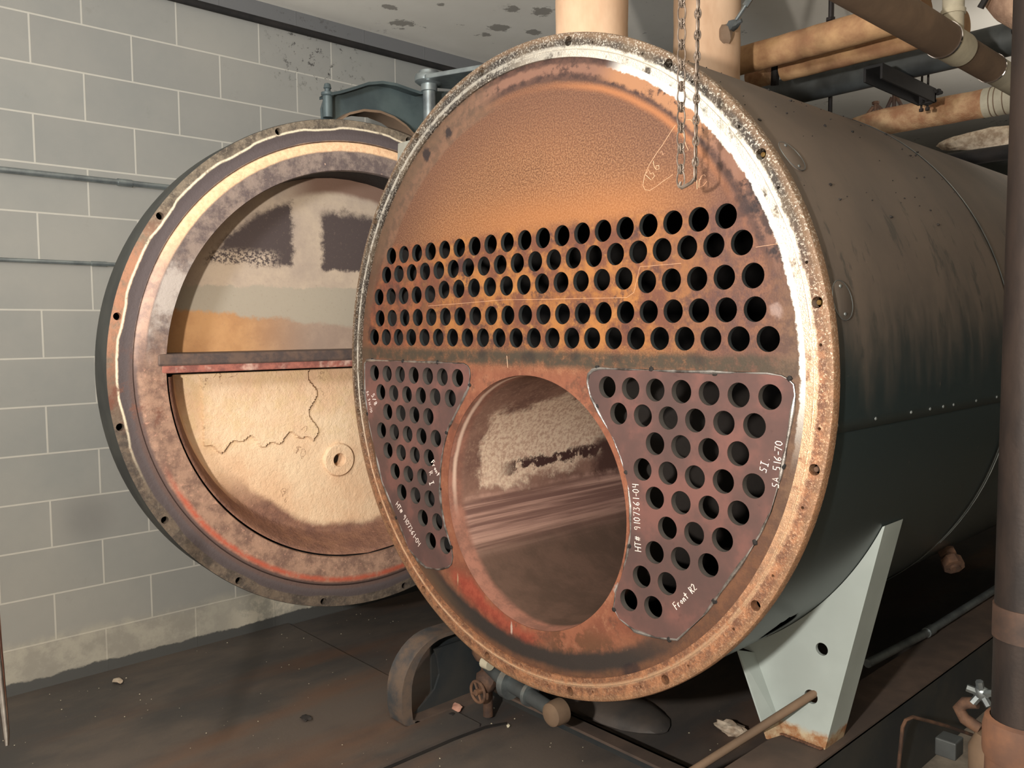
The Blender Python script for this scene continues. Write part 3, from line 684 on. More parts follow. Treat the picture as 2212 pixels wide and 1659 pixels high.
# plugged drain fitting under the shell, far right
def hexprism(bm, c, d, r, L, n=6):
    d = Vector(d).normalized(); tube(bm, [Vector(c), Vector(c)+d*L], r, n)
fit = thing('pipe_union', 'rusty hexagonal pipe union poking out of the dark underside of the boiler', 'pipe fitting', (.66, 1.66, -.76))
bm = BM(); dv = Vector((.62, -.55, -.62)).normalized(); c0 = Vector((.665, 1.62, -.74)); tube(bm, [c0-dv*.03, c0+dv*.09], .020, 12); obj('nipple', bm, 'rust', fit)
bm = BM(); hexprism(bm, c0+dv*.0, dv, .034, .03); obj('union_nut', bm, 'rust', fit)
bm = BM(); hexprism(bm, c0+dv*.045, dv, .040, .035, 8); obj('union_nut', bm, 'rust', fit)

# support leg
bm = BM()
def arcpts(a0, a1, r, n): return [(r*cos(radians(a0+(a1-a0)*i/n)), r*sin(radians(a0+(a1-a0)*i/n))) for i in range(n+1)]
legpoly = [(.605, -1.112), (.735, -1.112), (.896, -.418)] + arcpts(-25, -63, .989, 24) + [(.500, -.885)]
leg = plate('support_leg', legpoly, [circ(.727, -.812, .019, 24), circ(.696, -.966, .021, 24)], .5, .012, 'leg', boiler)
leg['label'] = 'pale grey sheet steel saddle leg with two holes'
bm = BM(); prism(bm, [(.735, -1.112), (.896, -.418), (.903, -.414), (.742, -1.112)], 'y', .5, .62); obj('leg_flange', bm, 'leg', boiler, False)
bm = BM()
for a_, b_ in (((.5, .5, -.885), (.605, .5, -1.112)),):
    A = Vector(a_); B = Vector(b_); C_ = B+Vector((-.018, -.065, 0)); D = A+Vector((-.018, -.065, .02)); tkn = Vector((.006, 0, 0))
    vs = [bm.verts.new(v) for v in (A, B, C_, D)]+[bm.verts.new(v+tkn) for v in (A, B, C_, D)]
    for f in ((0, 1, 2, 3), (7, 6, 5, 4), (0, 4, 5, 1), (1, 5, 6, 2), (2, 6, 7, 3), (3, 7, 4, 0)): bm.faces.new([vs[i] for i in f])
obj('leg_flange', bm, 'leg', boiler, False)
bm = BM()
for i in range(16): lump(bm, (.60+i*.009, .49, -1.108), .007, i, (1, 1, .5), 1)
obj('leg_weld', bm, 'rustorange', boiler)

# ------------------------------------------------------------------ skid under the boiler
skid = thing('boiler_skid', 'dark painted steel channel skid standing on the floor under the boiler', 'base frame', (0, 0, FLOOR))
def channel_right():
    bm = BM(); box(bm, .755, .767, -.35, 4.2, FLOOR, -1.118); obj('beam_web', bm, 'skid', skid, False)
    bm = BM(); box(bm, .595, .767, -.35, 4.2, -1.124, -1.112); o = obj('beam_flange', bm, 'skidtop', skid, False); o['label'] = 'dusty brown top flange of the skid beam'
    bm = BM(); box(bm, .595, .755, -.35, 4.2, FLOOR, FLOOR+.012); obj('beam_flange', bm, 'skid', skid, False)
channel_right()
bm = BM(); box(bm, .56, .62, .52, .78, -1.112, -1.100); obj('shim_plate', bm, 'rust', skid, False)
# left channel seen from its open side, with a bent rounded nose
bm = BM(); box(bm, -.80, -.79, .21, 4.2, FLOOR+.03, -1.075); obj('beam_web', bm, 'skid', skid, False)
nose = [(4.2, -1.072), (.20, -1.072)] + [(.20-.20*sin(radians(t)), -1.272+.20*cos(radians(t))) for t in range(10, 91, 10)] + [(.0, -1.33), (.012, FLOOR+.022), (.05, FLOOR+.004)]
inn = [(4.2, -1.088), (.21, -1.088)] + [(.21-.165*sin(radians(t)), -1.272+.184*cos(radians(t))) for t in range(10, 91, 10)] + [(.045, -1.33), (.05, FLOOR+.03), (.09, FLOOR+.012)]
bm = BM(); A = [[bm.verts.new((x, u, v)) for u, v in nose] for x in (-.80, -.70)]; B = [[bm.verts.new((x, u, v)) for u, v in inn] for x in (-.80, -.70)]; m_ = len(nose)
for i in range(m_-1):
    bm.faces.new((A[0][i], A[0][i+1], A[1][i+1], A[1][i])); bm.faces.new((B[0][i], B[1][i], B[1][i+1], B[0][i+1]))
    bm.faces.new((A[1][i], A[1][i+1], B[1][i+1], B[1][i])); bm.faces.new((A[0][i], B[0][i], B[0][i+1], A[0][i+1]))
for e in (0, m_-1): bm.faces.new((A[0][e], A[1][e], B[1][e], B[0][e]))
o = obj('beam_nose', bm, simple('scraped_grey_steel', (112, 96, 84), (72, 74, 76), 12, .6, .2, bs=.6, bd=.003), skid); o['label'] = 'scraped rounded nose of the left skid channel'
bm = BM(); box(bm, -.79, -.70, .06, 4.2, FLOOR, FLOOR+.02); obj('beam_flange', bm, 'skidtop', skid, False)
# inner web gusset with its cut-away corner
bm = BM(); prism(bm, [(.16, FLOOR+.06), (.20, FLOOR+.09), (.225, -1.26), (.215, -1.19), (.20, -1.15), (1.0, -1.15), (1.0, FLOOR+.02), (.1, FLOOR+.02)], 'x', -.765, -.755); obj('web_plate', bm, 'skid', skid, False)
bm = BM(); box(bm, -.70, .60, .40, .47, -1.345, -1.335); obj('cross_member', bm, 'skidtop', skid, False)
bm = BM(); box(bm, -.70, .60, .46, .47, FLOOR, -1.335); obj('cross_member', bm, 'skid', skid, False)

# ------------------------------------------------------------------ drain piping under the boiler front
vp = thing('drain_piping', 'rusty drain pipe with a small handwheel valve, flange and round cap under the boiler', 'pipework', (-.5, .25, FLOOR))
bm = BM(); tube(bm, [(-.545, .30, FLOOR+.02), (-.545, .30, FLOOR+.10), (-.52, .27, -1.19), (-.50, .26, -1.05)], .020, 12); obj('riser_pipe', bm, 'rust', vp)
bm = BM(); tube(bm, [(-.505+.040*cos(k*pi/12), .215, -1.25+.040*sin(k*pi/12)) for k in range(24)], .006, 8, closed=True); lathe(bm, [(0, -.012), (.012, -.012), (.012, .05), (0, .05)], (-.505, .215, -1.25), seg=12)
for k in range(4): tube(bm, [(-.505, .215, -1.25), (-.505+.04*cos(k*pi/2+.5), .215, -1.25+.04*sin(k*pi/2+.5))], .005, 6)
obj('handwheel', bm, 'rust', vp)
bm = BM(); lump(bm, (-.50, .26, -1.215), .045, 3, (1, 1, 1.1), 2, .12); obj('valve_body', bm, 'rust', vp)
bm = BM(); tube(bm, [(-.50, .26, -1.16), (-.40, .25, -1.175), (-.12, .24, -1.205)], [.022, .030, .026], 14); obj('cross_pipe', bm, 'darkpipe', vp)
bm = BM(); lathe(bm, [(0, -.014), (.058, -.014), (.058, .014), (0, .014)], (-.36, .25, -1.18), 'x', 24); o = obj('pipe_flange', bm, 'galv', vp)
bm = BM(); lathe(bm, [(0, -.008), (.042, -.008), (.042, .008), (0, .008)], (-.255, .25, -1.19), 'x', 20); obj('pipe_flange', bm, 'galv', vp)
bm = BM(); lathe(bm, [(0, -.035), (.025, -.035), (.040, -.024), (.044, 0), (.044, .03), (0, .03)], (-.095, .22, -1.195), 'y', 24); obj('end_cap', bm, 'lagbrown', vp)
bm = BM(); lathe(bm, [(0, -.03), (.03, -.028), (.045, 0), (.045, .03)], (-.50, .24, -1.10), 'z', 18); obj('pipe_cap', bm, 'rust', vp)
bm = BM(); lathe(bm, [(0, -.02), (.022, -.02), (.022, .02), (0, .02)], (-.455, .22, -1.125), 'x', 14); obj('clean_nut', bm, 'white', vp)

# ------------------------------------------------------------------ swung-open front door of the boiler
DC = Vector((-1.0886, .1202, -.0151)); DAZ = -.07883
# local frame: x = along the door face (image right), y = out of the face toward... kept as -depth, z up
door = thing('boiler_door', 'huge round boiler door swung open beside the block wall, showing its pale refractory lining', 'boiler door', DC, rotz=DAZ+pi/2, local=True)
# local +x = U direction, local -y = outward normal of inner face
def dobj(name, bm, mat, smooth=True): return obj(name, bm, mat, door, smooth)
def flip(bm):
    for v in bm.verts: v.co.y = -v.co.y
    return bm
dbolts = [111.5, 145.3, 168, 190.6, 212.6, 234.9, 257.2, 279.7, 302, 324.5, 347, 9.5, 32, 54.5, 77]
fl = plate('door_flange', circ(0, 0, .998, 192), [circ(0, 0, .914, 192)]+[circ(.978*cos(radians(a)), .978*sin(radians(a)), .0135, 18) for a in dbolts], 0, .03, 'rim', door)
bm = BM(); lathe(bm, [(.998, .0), (1.0, .004), (1.0, .165), (.80, .175)], seg=160); o = dobj('door_rim_wall', bm, 'edgegrey'); o['label'] = 'grey-green painted outer edge of the door'
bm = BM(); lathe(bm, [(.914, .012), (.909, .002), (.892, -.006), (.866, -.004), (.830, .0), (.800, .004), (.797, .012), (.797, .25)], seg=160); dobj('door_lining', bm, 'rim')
bm = BM(); lathe(bm, [(0, .26), (.83, .26), (.83, .17)], seg=96); dobj('door_back', bm, 'grayiron')
# upper baffle floor (half disc) at depth .2
def halfgrid(z0, z1, rmax, dep, nx=150, nz=80, rough=0, seed=0, bowl=None, hole=None):
    bm = BM(); V = {}; rnd = random.Random(seed)
    for j in range(nz+1):
        z = z0+(z1-z0)*j/nz; hw = sqrt(max(rmax*rmax-z*z, 1e-6))
        for i in range(nx+1):
            x = -hw+2*hw*i/nx
            V[i, j] = bm.verts.new((x, dep(x, z), z))
    for j in range(nz):
        for i in range(nx):
            q = [V[i, j], V[i+1, j], V[i+1, j+1], V[i, j+1]]
            if hole and all(hypot(v.co.x-hole[0], v.co.z-hole[1]) < hole[2] for v in q): continue
            bm.faces.new(q)
    return bm
bm = halfgrid(.06, .796, .797, lambda x, z: .20); dobj('upper_baffle', bm, 'upper')
def bowl(x, z):
    r = hypot(x, z); e = max(0, min(1, (r-.715)/.075)); e = e*e*(3-2*e)
    d = .185-.165*e
    # the upper left of the lining was patched: a slightly raised panel with a ragged lower edge
    ed = -.30-.02*sin(x*31)-.012*sin(x*77)
    if -.62 < x < -.16+.02*sin(z*40) and z > ed and r < .72: d -= .012
    return d
bm = halfgrid(-.793, -.014, .79, bowl, 260, 150, hole=(-.045, -.41, .030)); dobj('lower_refractory', bm, 'bowl')
bm = BM(); lathe(bm, [(.026, .26), (.026, .178), (.030, .172), (.066, .172), (.072, .178), (.074, .19)], (-.045, 0, -.41), seg=40); o = dobj('peephole_collar', bm, 'bowl'); o['label'] = 'round sight-hole collar cast in the lining'
bm = BM(); lathe(bm, [(0, .24), (.03, .24)], (-.045, 0, -.41), seg=20); dobj('sight_glass', bm, 'inner')
bm = BM(); box(bm, -.83, .80, -.004, .20, .026, .070)
barm = M('scorched_baffle_bar'); nn = barm.noise(14, 6, .75)
o = obj('baffle_bar', bm, barm.fin(barm.mix(barm.ss(nn, .4, .6), (74, 64, 62), (98, 80, 70)), .65, .1, nn, .5, .003), door, False, .008)
bm = BM(); box(bm, -.82, .80, .002, .20, .0, .030)
rb = M('red_scorched_lip'); nn = rb.noise(12, 6, .75); n4 = rb.noise(9, 4, .6, off=4)
obj('baffle_lip', bm, rb.fin(rb.mix(rb.ss(n4, .52, .66), rb.mix(rb.ss(nn, .4, .6), (120, 74, 66), (158, 98, 84)), (196, 166, 150)), .8, 0, nn, .6, .004), door, False, .004)

# davit that carries the door
dv = thing('door_davit', 'blue-grey cast arm with a vertical hinge post and round cap carrying the open door', 'hinge arm', (-1.10, .48, .95))
top = [(-.015, 1.03), (.0, 1.075), (.045, 1.09), (.11, 1.118), (.18, 1.150), (.25, 1.168), (.32, 1.172), (.39, 1.165), (.45, 1.160), (.54, 1.20), (.75, 1.235), (.95, 1.25)]
bot = [(.95, .86), (.54, .93), (.47, .935), (.416, .975), (.36, 1.015), (.30, 1.040), (.23, 1.052), (.15, 1.045), (.08, 1.02), (.03, .985), (-.012, .975)]
bm = BM(); prism(bm, top+bot, 'x', -1.185, -1.17); obj('arm_web', bm, 'grayiron', dv, False)
bm = BM()
for i in range(len(top)-5):
    pass
P = [(y, z) for y, z in top[1:10]]
A = [bm.verts.new((x, y, z+dz)) for (y, z) in P for x, dz in ((-1.215, 0), (-1.125, 0), (-1.125, .012), (-1.215, .012))]
for i in range(len(P)-1):
    for k in range(4): bm.faces.new((A[4*i+k], A[4*i+(k+1) % 4], A[4*i+4+(k+1) % 4], A[4*i+4+k]))
obj('arm_top_flange', bm, 'grayiron', dv)
bm = BM(); P = [(y, z) for y, z in bot[2:10]]
A = [bm.verts.new((x, y, z+dz)) for (y, z) in P for x, dz in ((-1.215, -.01), (-1.115, -.01), (-1.115, 0), (-1.215, 0))]
for i in range(len(P)-1):
    for k in range(4): bm.faces.new((A[4*i+k], A[4*i+(k+1) % 4], A[4*i+4+(k+1) % 4], A[4*i+4+k]))
obj('arm_bottom_flange', bm, 'lagbrown', dv)
bm = BM(); lathe(bm, [(0, .992), (.020, .992), (.020, 1.075), (.026, 1.08), (.026, 1.09), (.012, 1.095), (.012, 1.105), (.016, 1.108), (.012, 1.125), (0, 1.13)], (-1.15, .0, 0), 'z', 18); obj('arm_end_pin', bm, 'grayiron', dv)
bm = BM(); lathe(bm, [(0, .94), (.028, .94), (.028, 1.17), (.036, 1.172), (.036, 1.20), (0, 1.20)], (-1.10, .475, 0), 'z', 24); o = obj('hinge_post', bm, 'galv', dv)
bm = BM(); lathe(bm, [(0, 1.20), (.045, 1.20), (.062, 1.212), (.064, 1.225), (.058, 1.24), (.045, 1.243), (.044, 1.256), (0, 1.258)], (-1.10, .475, 0), 'z', 28); obj('post_cap', bm, 'galv', dv)
bm = BM(); prism(bm, [(-1.13, .44), (-1.05, .42), (-.55, .60), (-.55, .80), (-1.08, .66), (-1.14, .52)], 'z', 1.205, 1.225); obj('bracket_plate', bm, 'galv', dv, False, .003)
bk = BM(); prism(bk, [(-.705, .718), (-.695, .817), (-.60, .817), (-.55, .80), (-.60, .70)], 'y', .02, .035); b2 = obj('hinge_lug', bk, simple('dusty_grey_lug', (140, 138, 126), (120, 116, 106), 8, .7), boiler, False); b2['label'] = 'grey lug plate welded behind the flange'

# ------------------------------------------------------------------ stack pipes on top of the boiler
def stack(x, y, r, z0, label):
    t = thing('insulated_riser', label, 'insulated pipe', (x, y, z0), 'tan lagged risers standing on the boiler')
    bm = BM(); n = 24; pts = [(x, y, z0+(CEIL-z0)*i/n) for i in range(n+1)]; tube(bm, pts, [r*(1+.006*sin(i*1.3)) for i in range(n+1)], 40); obj('lagging', bm, 'lagging', t)
    bm = BM(); lathe(bm, [(r*1.03, z0+.0), (r*1.03, z0+.02), (r, z0+.022)], (x, y, 0), 'z', 40); obj('bottom_band', bm, 'lagbrown', t)
    return t
stack(.0, .305, .118, .993, 'front thick tan lagged riser pipe standing just behind the top of the flange')
s2 = stack(.0, .955, .124, .993, 'rear tan lagged riser pipe beside the strut, behind the hanging chain')
bm = BM(); lump(bm, (.118, .90, 1.20), .022, 4, (1, 1, 1.6), 2, .25); o = obj('torn_patch', bm, 'lagbrown', s2)
# strut
st = thing('pipe_strut', 'galvanised strut with a bolted clevis slanting up from the rear riser', 'strut', (.13, .90, 1.2))
a_ = Vector((.15, .90, 1.225)); b_ = Vector((.30, .97, 1.46))
bm = BM(); tube(bm, [a_, a_.lerp(b_, .35)], .007, 10); obj('threaded_rod', bm, 'galv', st)
bm = BM(); tube(bm, [a_.lerp(b_, .25), b_, b_+(b_-a_)*.9], .012, 6); obj('strut_bar', bm, 'galv', st)
bm = BM(); lump(bm, a_, .022, 9, (1.2, .8, .9), 2, .3); tube(bm, [a_+Vector((-.03, 0, -.01)), a_+Vector((.035, 0, .006))], .008, 8); obj('clevis', bm, 'darkpipe', st)

# ------------------------------------------------------------------ overhead pipes
def hpipe(name, label, pts, r, mat, cat='pipe', group=None, bands=(), bandmat='white', seg=28, wob=0, partname='lagging'):
    t = thing(name, label, cat, pts[0], group); rnd = random.Random(len(label))
    bm = BM(); P = []; 
    for i in range(len(pts)-1):
        a, b = Vector(pts[i]), Vector(pts[i+1]); k = max(1, int((b-a).length/.05))
        P += [a.lerp(b, j/k) for j in range(k)]
    P.append(Vector(pts[-1])); tube(bm, P, [r*(1+rnd.uniform(-wob, wob)) for _ in P], seg); obj(partname, bm, mat, t)
    for p0, p1, k in bands:
        bm = BM(); tube(bm, [p0, p1], r*k, seg); obj('band', bm, bandmat, t)
    return t
gp = 'lagged pipes crossing above the boiler'
hpipe('lagged_pipe', 'upper ochre lagged pipe crossing above the boiler, topmost of the crossing pair', [(-.7, 1.32, 1.238), (.66, 1.32, 1.238)], .056, 'lagging2', 'lagged pipe', gp, wob=.02)
hpipe('lagged_pipe', 'lower reddish-tan lagged pipe crossing just under the upper one', [(.0, 1.52, 1.222), (.72, 1.52, 1.222)], .046, 'lagging2', 'lagged pipe', gp, wob=.02)
bm = BM(); tube(bm, [(-.16, 1.52, 1.222), (-.065, 1.52, 1.222)], .046, 24); tag(obj('lagging_stub', bm, 'lagcopper'), 'short torn stub of lagging left of the lower crossing pipe', 'lagging')
bm = BM(); tube(bm, [(-.045, 1.53, 1.17), (-.025, 1.50, 1.28)], .018, 8); tag(obj('pipe_hanger', bm, 'dark'), 'dark hanger clamp between the torn stub and the lower crossing pipe', 'hanger')
hpipe('bare_pipe', 'dark grey bare pipe crossing behind the two lagged pipes', [(-.8, 1.90, 1.236), (1.0, 1.90, 1.248)], .064, 'darkpipe', 'pipe', None, partname='pipe')
e = hpipe('lagged_pipe', 'torn reddish lagged pipe with a pale end band, lowest of the crossing pipes', [(-.13, 2.36, 1.085), (-.06, 2.36, 1.115), (.02, 2.36, 1.128), (.52, 2.36, 1.128)], .062, 'lagcopper', 'lagged pipe', gp, wob=.035)
bm = BM(); tube(bm, [(.515, 2.36, 1.128), (1.7, 2.36, 1.128)], .064, 28); obj('canvas_band', bm, 'white', e)
for x in (.545, .565, .60):
    bm = BM(); tube(bm, [(x, 2.36, 1.128), (x+.004, 2.36, 1.128)], .0655, 28); obj('band_wire', bm, 'lagbrown', e)
CX, CZ = .762, 1.085
c = hpipe('lagged_pipe', 'brown lagged pipe running back toward the wall at upper right, with bright bands', [(CX, .05, CZ), (CX, 1.20, CZ)], .058, 'lagbrown', 'lagged pipe', None)
bm = BM(); tube(bm, [(CX, 1.195, CZ), (CX, 1.205, CZ)], .0605, 32); obj('steel_band', bm, 'chrome', c)
bm = BM(); tube(bm, [(CX, 1.20, CZ), (CX, 1.35, CZ)], .0565, 32); obj('tee_cover', bm, 'white', c)
bm = BM(); tube(bm, [(CX, 1.35, CZ), (CX, 1.66, CZ)], .051, 32); obj('lagging', bm, 'lagbrown', c)
bm = BM(); tube(bm, [(CX, 1.655, CZ), (CX, 1.663, CZ)], .0530, 32); obj('steel_band', bm, 'chrome', c)
bm = BM(); tube(bm, [(CX, 1.663, CZ), (CX, 2.25, CZ)], .049, 32); obj('tail_cover', bm, 'white', c)
bm = BM(); tube(bm, [(CX, 1.28, CZ), (CX, 1.28, CEIL)], .034, 24); tube(bm, [(CX, 1.28, CZ+.10), (CX, 1.28, CZ+.115)], .039, 24); obj('tee_riser', bm, 'white', c)
bb = thing('bracket_beam', 'dark steel bracket beam with bolt ends, hanging between the overhead pipes', 'beam', (.39, 1.7, 1.09))
bm = BM(); box(bm, .355, .43, 1.50, 2.03, 1.138, 1.150); box(bm, .355, .365, 1.50, 2.03, 1.09, 1.14); box(bm, .42, .43, 1.50, 2.03, 1.09, 1.14); box(bm, .355, .43, 2.015, 2.03, 1.09, 1.145); obj('channel', bm, 'dark', bb, False, .002)
for x, z in ((.37, 1.14), (.40, 1.105), (.425, 1.135), (.38, 1.10)):
    bm = BM(); tube(bm, [(x, 2.0, z), (x+.016, 2.06, z)], .008, 6); tube(bm, [(x+.008, 2.032, z), (x+.012, 2.044, z)], .014, 6); obj('bolt', bm, 'dark', bb)
def rod(x, y, z0, z1, label, r=.009):
    bm = BM(); tube(bm, [(x, y, z0), (x, y, z1)], r, 8); lathe(bm, [(0, z0), (r*2, z0), (r*2, z0+.012), (0, z0+.012)], (x, y, 0), 'z', 6)
    tag(obj('hanger_rod', bm, 'rustdark'), label, 'hanger rod', 'rods hanging the pipes from the ceiling')
rod(.307, 1.32, 1.295, CEIL, 'thick dark hanger rod dropping from the ceiling onto the topmost lagged pipe')
rod(-.02, 1.98, 1.02, CEIL, 'dark rod running down behind the grey bare pipe to the boiler top', .010)
rod(.352, 2.075, 1.075, CEIL, 'left of the two thin rods above the torn reddish pipe', .005)
rod(.378, 2.075, 1.075, CEIL, 'right of the two thin rods above the torn reddish pipe', .005)
def stem(x, y, z, h, label):
    t = thing('valve_stem', label, 'valve', (x, y, z), 'valve stems behind the torn reddish pipe')
    bm = BM(); tube(bm, [(x, y, z), (x, y, z+h)], .010, 8); obj('spindle', bm, 'rust', t)
    bm = BM(); tube(bm, [(x, y, z+h*.78), (x, y, z+h*1.0)], .017, 6); obj('nut', bm, 'rust', t)
    bm = BM(); tube(bm, [(x-.04, y, z), (x-.01, y, z+h*.6)], .009, 6); tube(bm, [(x+.04, y, z), (x+.01, y, z+h*.6)], .009, 6); obj('yoke', bm, 'rust', t)
stem(.022, 2.36, 1.178, .055, 'short rusty valve stem, left of the two on the torn pipe')
stem(.112, 2.36, 1.178, .100, 'taller rusty valve stem, right of the two on the torn pipe')
hpipe('bare_pipe', 'thin black pipe crossing low behind the boiler top at the right edge', [(-.30, 3.2, 1.05), (1.8, 3.2, 1.05)], .040, 'dark', 'pipe', None, partname='pipe')
bm = BM(); lump(bm, (.16, 3.5, 1.20), .10, 5, (2.6, .5, .55), 3, .08); tag(obj('insulation_blanket', bm, 'fluff'), 'pale torn insulation blanket behind the thin black pipe', 'insulation')
we = thing('wrapped_elbow', 'dusty insulation wrapped pipe elbow with dark straps in the top right corner', 'insulated fitting', (.97, 1.3, 1.2))
bm = BM(); P = [(.885, 1.30, 1.22), (.93, 1.29, 1.18), (1.0, 1.27, 1.13), (1.08, 1.25, 1.09)]; tube(bm, P, [.04, .062, .065, .06], 18)
for v in bm.verts: v.co += Vector((random.uniform(-1, 1), random.uniform(-1, 1), random.uniform(-1, 1)))*.006
obj('wrap', bm, 'wrapmat', we)
bm = BM(); tube(bm, [(.87, 1.21, 1.16), (.91, 1.20, 1.215), (.97, 1.20, 1.18), (1.01, 1.20, 1.11)], .011, 6); obj('strap', bm, 'dark', we)
bm = BM(); tube(bm, [(.97, 1.20, 1.18), (1.0, 1.20, 1.25)], .011, 6); obj('strap', bm, 'dark', we)
bm = BM(); tube(bm, [(.86, 1.60, 1.20), (1.25, 1.60, 1.0)], .032, 12); tag(obj('bare_pipe', bm, 'dark'), 'dark slanting pipe right under the wrapped elbow', 'pipe')

# ------------------------------------------------------------------ right-hand column pipe and fittings
px_, py_ = 1.376, .055
col = thing('vertical_pipe', 'tall dark rusty vertical pipe at the right edge of the photo', 'pipe', (px_, py_, FLOOR))
bm = BM(); n = 30; tube(bm, [(px_, py_, FLOOR+(CEIL-FLOOR)*i/n) for i in range(n+1)], .058, 28); obj('pipe', bm, 'rustdark', col)
bm = BM(); tube(bm, [(px_, py_, -.485), (px_, py_, -.42)], .0610, 28); obj('coupling', bm, simple('brown_coupling', (88, 66, 54), (54, 45, 41), 9, .6, .2), col)
bm = BM(); lathe(bm, [(.06, -.73), (.071, -.73), (.073, -.72), (.073, -.675), (.069, -.655), (.06, -.65)], (px_, py_, 0), 'z', 28, closed_prof=True); lathe(bm, [(.058, -1.40), (.067, -1.40), (.067, -.73), (.058, -.73)], (px_, py_, 0), 'z', 28); o = obj('base_socket', bm, 'rustorange', col); o['label'] = 'orange-rusted base socket'
gv = thing('blowdown_valve', 'rusty valve with a pale star handle and square nut beside the vertical pipe', 'valve', (1.15, .62, FLOOR))
GX, GY = 1.13, .62
bm = BM(); tube(bm, [(GX, GY, FLOOR), (GX, GY, -1.18), (GX+.01, GY, -1.10), (GX+.01, GY, -1.00), (GX+.01, GY, -.96)], [.07, .062, .045, .048, .03], 18); obj('valve_body', bm, 'lagbrown', gv)
bm = BM(); box(bm, GX-.115, GX-.06, GY-.03, GY+.03, -1.055, -1.005); obj('square_nut', bm, 'darkpipe', gv, False, .004)
bm = BM(); tube(bm, [(GX-.01, GY, -.955), (GX-.05, GY, -.94), (GX-.065, GY, -.915), (GX-.05, GY, -.895), (GX-.02, GY, -.885)], .016, 12); obj('bent_tube', bm, 'rust', gv)
bm = BM()
for k in range(5): tube(bm, [(GX-.01, GY, -.855), (GX-.01+.035*cos(k*1.257+.4), GY-.01, -.855+.035*sin(k*1.257+.4))], .010, 6)
lump(bm, (GX-.01, GY, -.855), .022, 3, (1, .7, 1), 2, .1); obj('star_handle', bm, 'galv', gv)
# bent rod standing in front of the skid
bm = BM(); tube(bm, [(.775, .93, FLOOR+.005), (.79, .92, -1.25), (.80, .91, -1.16), (.805, .92, -1.14), (.815, .95, -1.135), (.85, 1.15, -1.22), (.90, 1.40, -1.34)], .006, 8); tag(obj('bent_rod', bm, 'rust'), 'thin rusty bent rod leaning over the edge of the skid beam', 'rod')
# long rod pushed through the leg hole
bm = BM(); A = Vector((.733, .533, -.926)); B = Vector((.448, .277, -1.20)); tube(bm, [A, B, B+(B-A)*.66], .0125, 12); tag(obj('steel_rod', bm, 'lagbrown'), 'long dusty steel rod stuck through the lower hole of the pale leg', 'rod')
bm = BM(); tube(bm, [(.575, 1.15, -1.085), (.60, 1.6, -1.085), (.60, 2.6, -1.085)], .016, 10); t_ = tag(obj('floor_conduit', bm, 'galv'), 'galvanised conduit lying along the top of the right skid beam', 'conduit')
bm = BM(); tube(bm, [(.60, 1.62, -1.085), (.60, 1.68, -1.085)], .020, 10); obj('coupling', bm, 'galv', t_)
# curved grab wire on the jacket, right
bm = BM(); tube(bm, [on_shell(-a, 1.262, .992) for a in range(15, 42, 3)], .0022, 6); obj('jacket_wire', bm, 'galv', boiler)

# ------------------------------------------------------------------ hanging chain
ch = thing('hoist_chain', 'double-loop steel chain hanging in front of the tube sheet', 'chain', (.73, -.19, .46))
def link(c, ax, h, wd, rot, name='link'):
    bm = BM(); pts = []
    for k in range(20):
        a = 2*pi*k/20; u = wd/2*cos(a)*(1.0 if abs(sin(a)) < .8 else 1); v = h/2*sin(a)
        v = max(-h/2, min(h/2, v*1.12)); u *= 1.1
        pts.append(Vector(c)+Vector((cos(rot)*u, sin(rot)*u, v)))
    tube(bm, pts, .0020, 6, closed=True); return obj(name, bm, 'chainm', ch)
zt = CEIL-.01; pitch = .0232
z = .475; i = 0
while z < zt:
    if i % 2 == 0: link((.7145, -.19, z), 0, .037, .0155, .45)
    else: link((.7145, -.19, z), 0, .020, .013, .45+pi/2); link((.7145, -.19, z+.004), 0, .012, .013, .1); link((.7145, -.19, z-.004), 0, .012, .012, .9)
    z += pitch; i += 1
z = .485; i = 0
while z < zt:
    xx = .7535+.005*min(1, (z-.46)/.4)
    if i % 2 == 0: link((xx, -.19, z), 0, .037, .0150, 1.9)
    else: link((xx, -.19, z), 0, .020, .012, 1.9+pi/2); link((xx, -.19, z+.004), 0, .012, .012, 1.5); link((xx, -.19, z-.004), 0, .012, .011, 2.3)
    z += pitch; i += 1
bm = BM(); tube(bm, [(.7145, -.19, .470), (.711, -.19, .460), (.717, -.19, .456), (.730, -.19, .459), (.744, -.19, .464), (.7535, -.19, .474)], [.0035, .0045, .005, .0045, .0045, .0035], 8); obj('bottom_link', bm, 'chainm', ch)

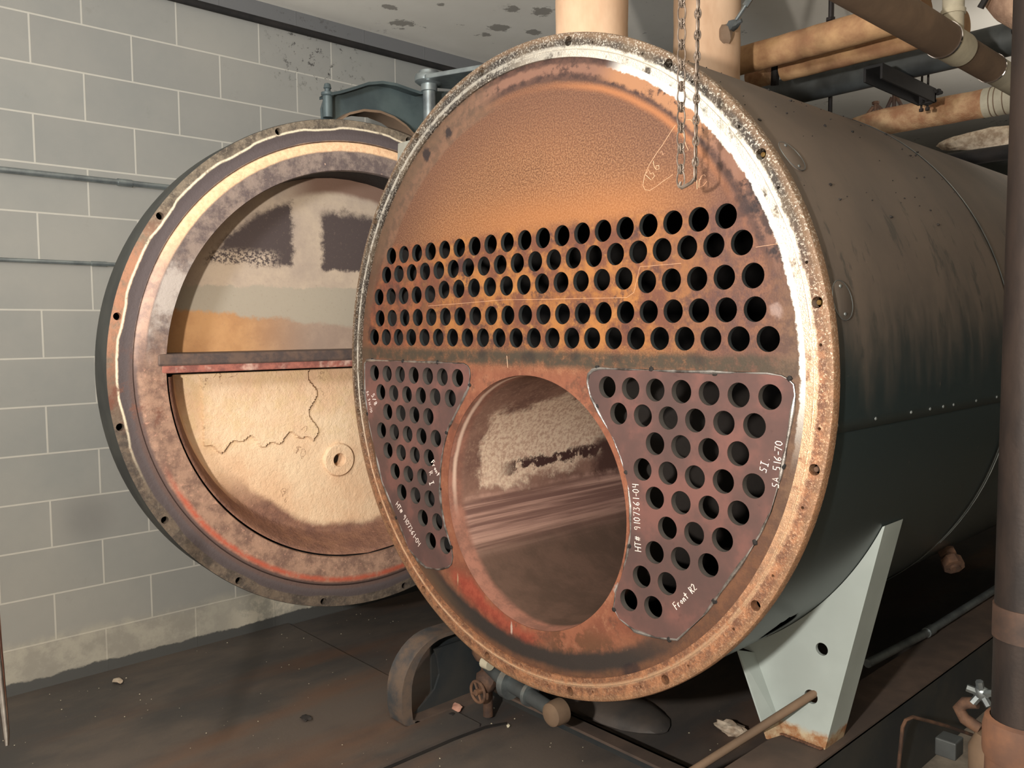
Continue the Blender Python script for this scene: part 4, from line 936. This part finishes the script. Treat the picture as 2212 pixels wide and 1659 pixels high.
# ------------------------------------------------------------------ debris and tool
def chip(loc, r, sc_, mat, label, cat, seed, group=None, rough=.3, sub=2):
    bm = BM(); lump(bm, loc, r, seed, sc_, sub, rough); tag(obj(cat.replace(' ', '_'), bm, mat), label, cat, group)
chip((-.70, .262, FLOOR+.012), .024, (1.3, 1, .5), 'brick', 'pinkish brick chip lying beside the left skid channel', 'brick chip', 1)
chip((-.665, .215, FLOOR+.010), .014, (1.2, 1, .5), 'inner', 'small grey-brown stone just in front of the pink brick chip', 'stone', 6)
chip((.175, .90, FLOOR+.02), .045, (1.5, .8, .5), 'fluff', 'pale crumbling insulation chunk on the floor left of the support leg', 'insulation chunk', 2, None, .2, 3)
chip((-.449, .32, FLOOR+.005), .007, (1, 1, 1), 'white', 'bright white pebble under the boiler, right of the slab edge', 'pebble', 3)
chip((-1.90, -.655, FLOOR+.024), .02, (1.4, 1, .4), 'fluff', 'pale flat paint flake on the floor near the block wall', 'paint flake', 4)
chip((-1.02, -.235, FLOOR+.024), .02, (1.3, 1, .35), 'inner', 'dull flat flake on the open floor left of the skid', 'flake', 8)
bm = BM(); rnd = random.Random(5)
for i in range(240):
    x, y = rnd.uniform(-2.0, .55), rnd.uniform(-1.2, 1.1); base = FLOOR+(.022 if x < -.525 and y < .24 else 0)
    lump(bm, (x, y, base+.001), rnd.choice((.001, .0015, .0022, .003)), i, (1, 1, .6), 1, .3)
tag(obj('floor_grit', bm, 'white'), 'pale grit scattered over the dark floor', 'grit', kind='stuff')
bm = BM(); lump(bm, (-.30, .72, FLOOR+.01), .16, 14, (1.9, .9, .28), 3, .05); tag(obj('rubble_heap', bm, 'floor'), 'low heap of dark dirt under the boiler front', 'dirt', kind='stuff')
# polished bar tip entering at lower left
bm = BM(); a_ = Vector((.135, -1.468, -.628)); b_ = Vector((.10, -1.47, -.45))
tube(bm, [a_, a_+Vector((-.006, .001, .02)), b_, b_+Vector((-.04, 0, .22))], [.0035, .006, .0095, .012], 14)
tag(obj('pry_bar', bm, 'chrome'), 'shiny steel bar tip poking in at the lower left edge of the photo', 'bar')
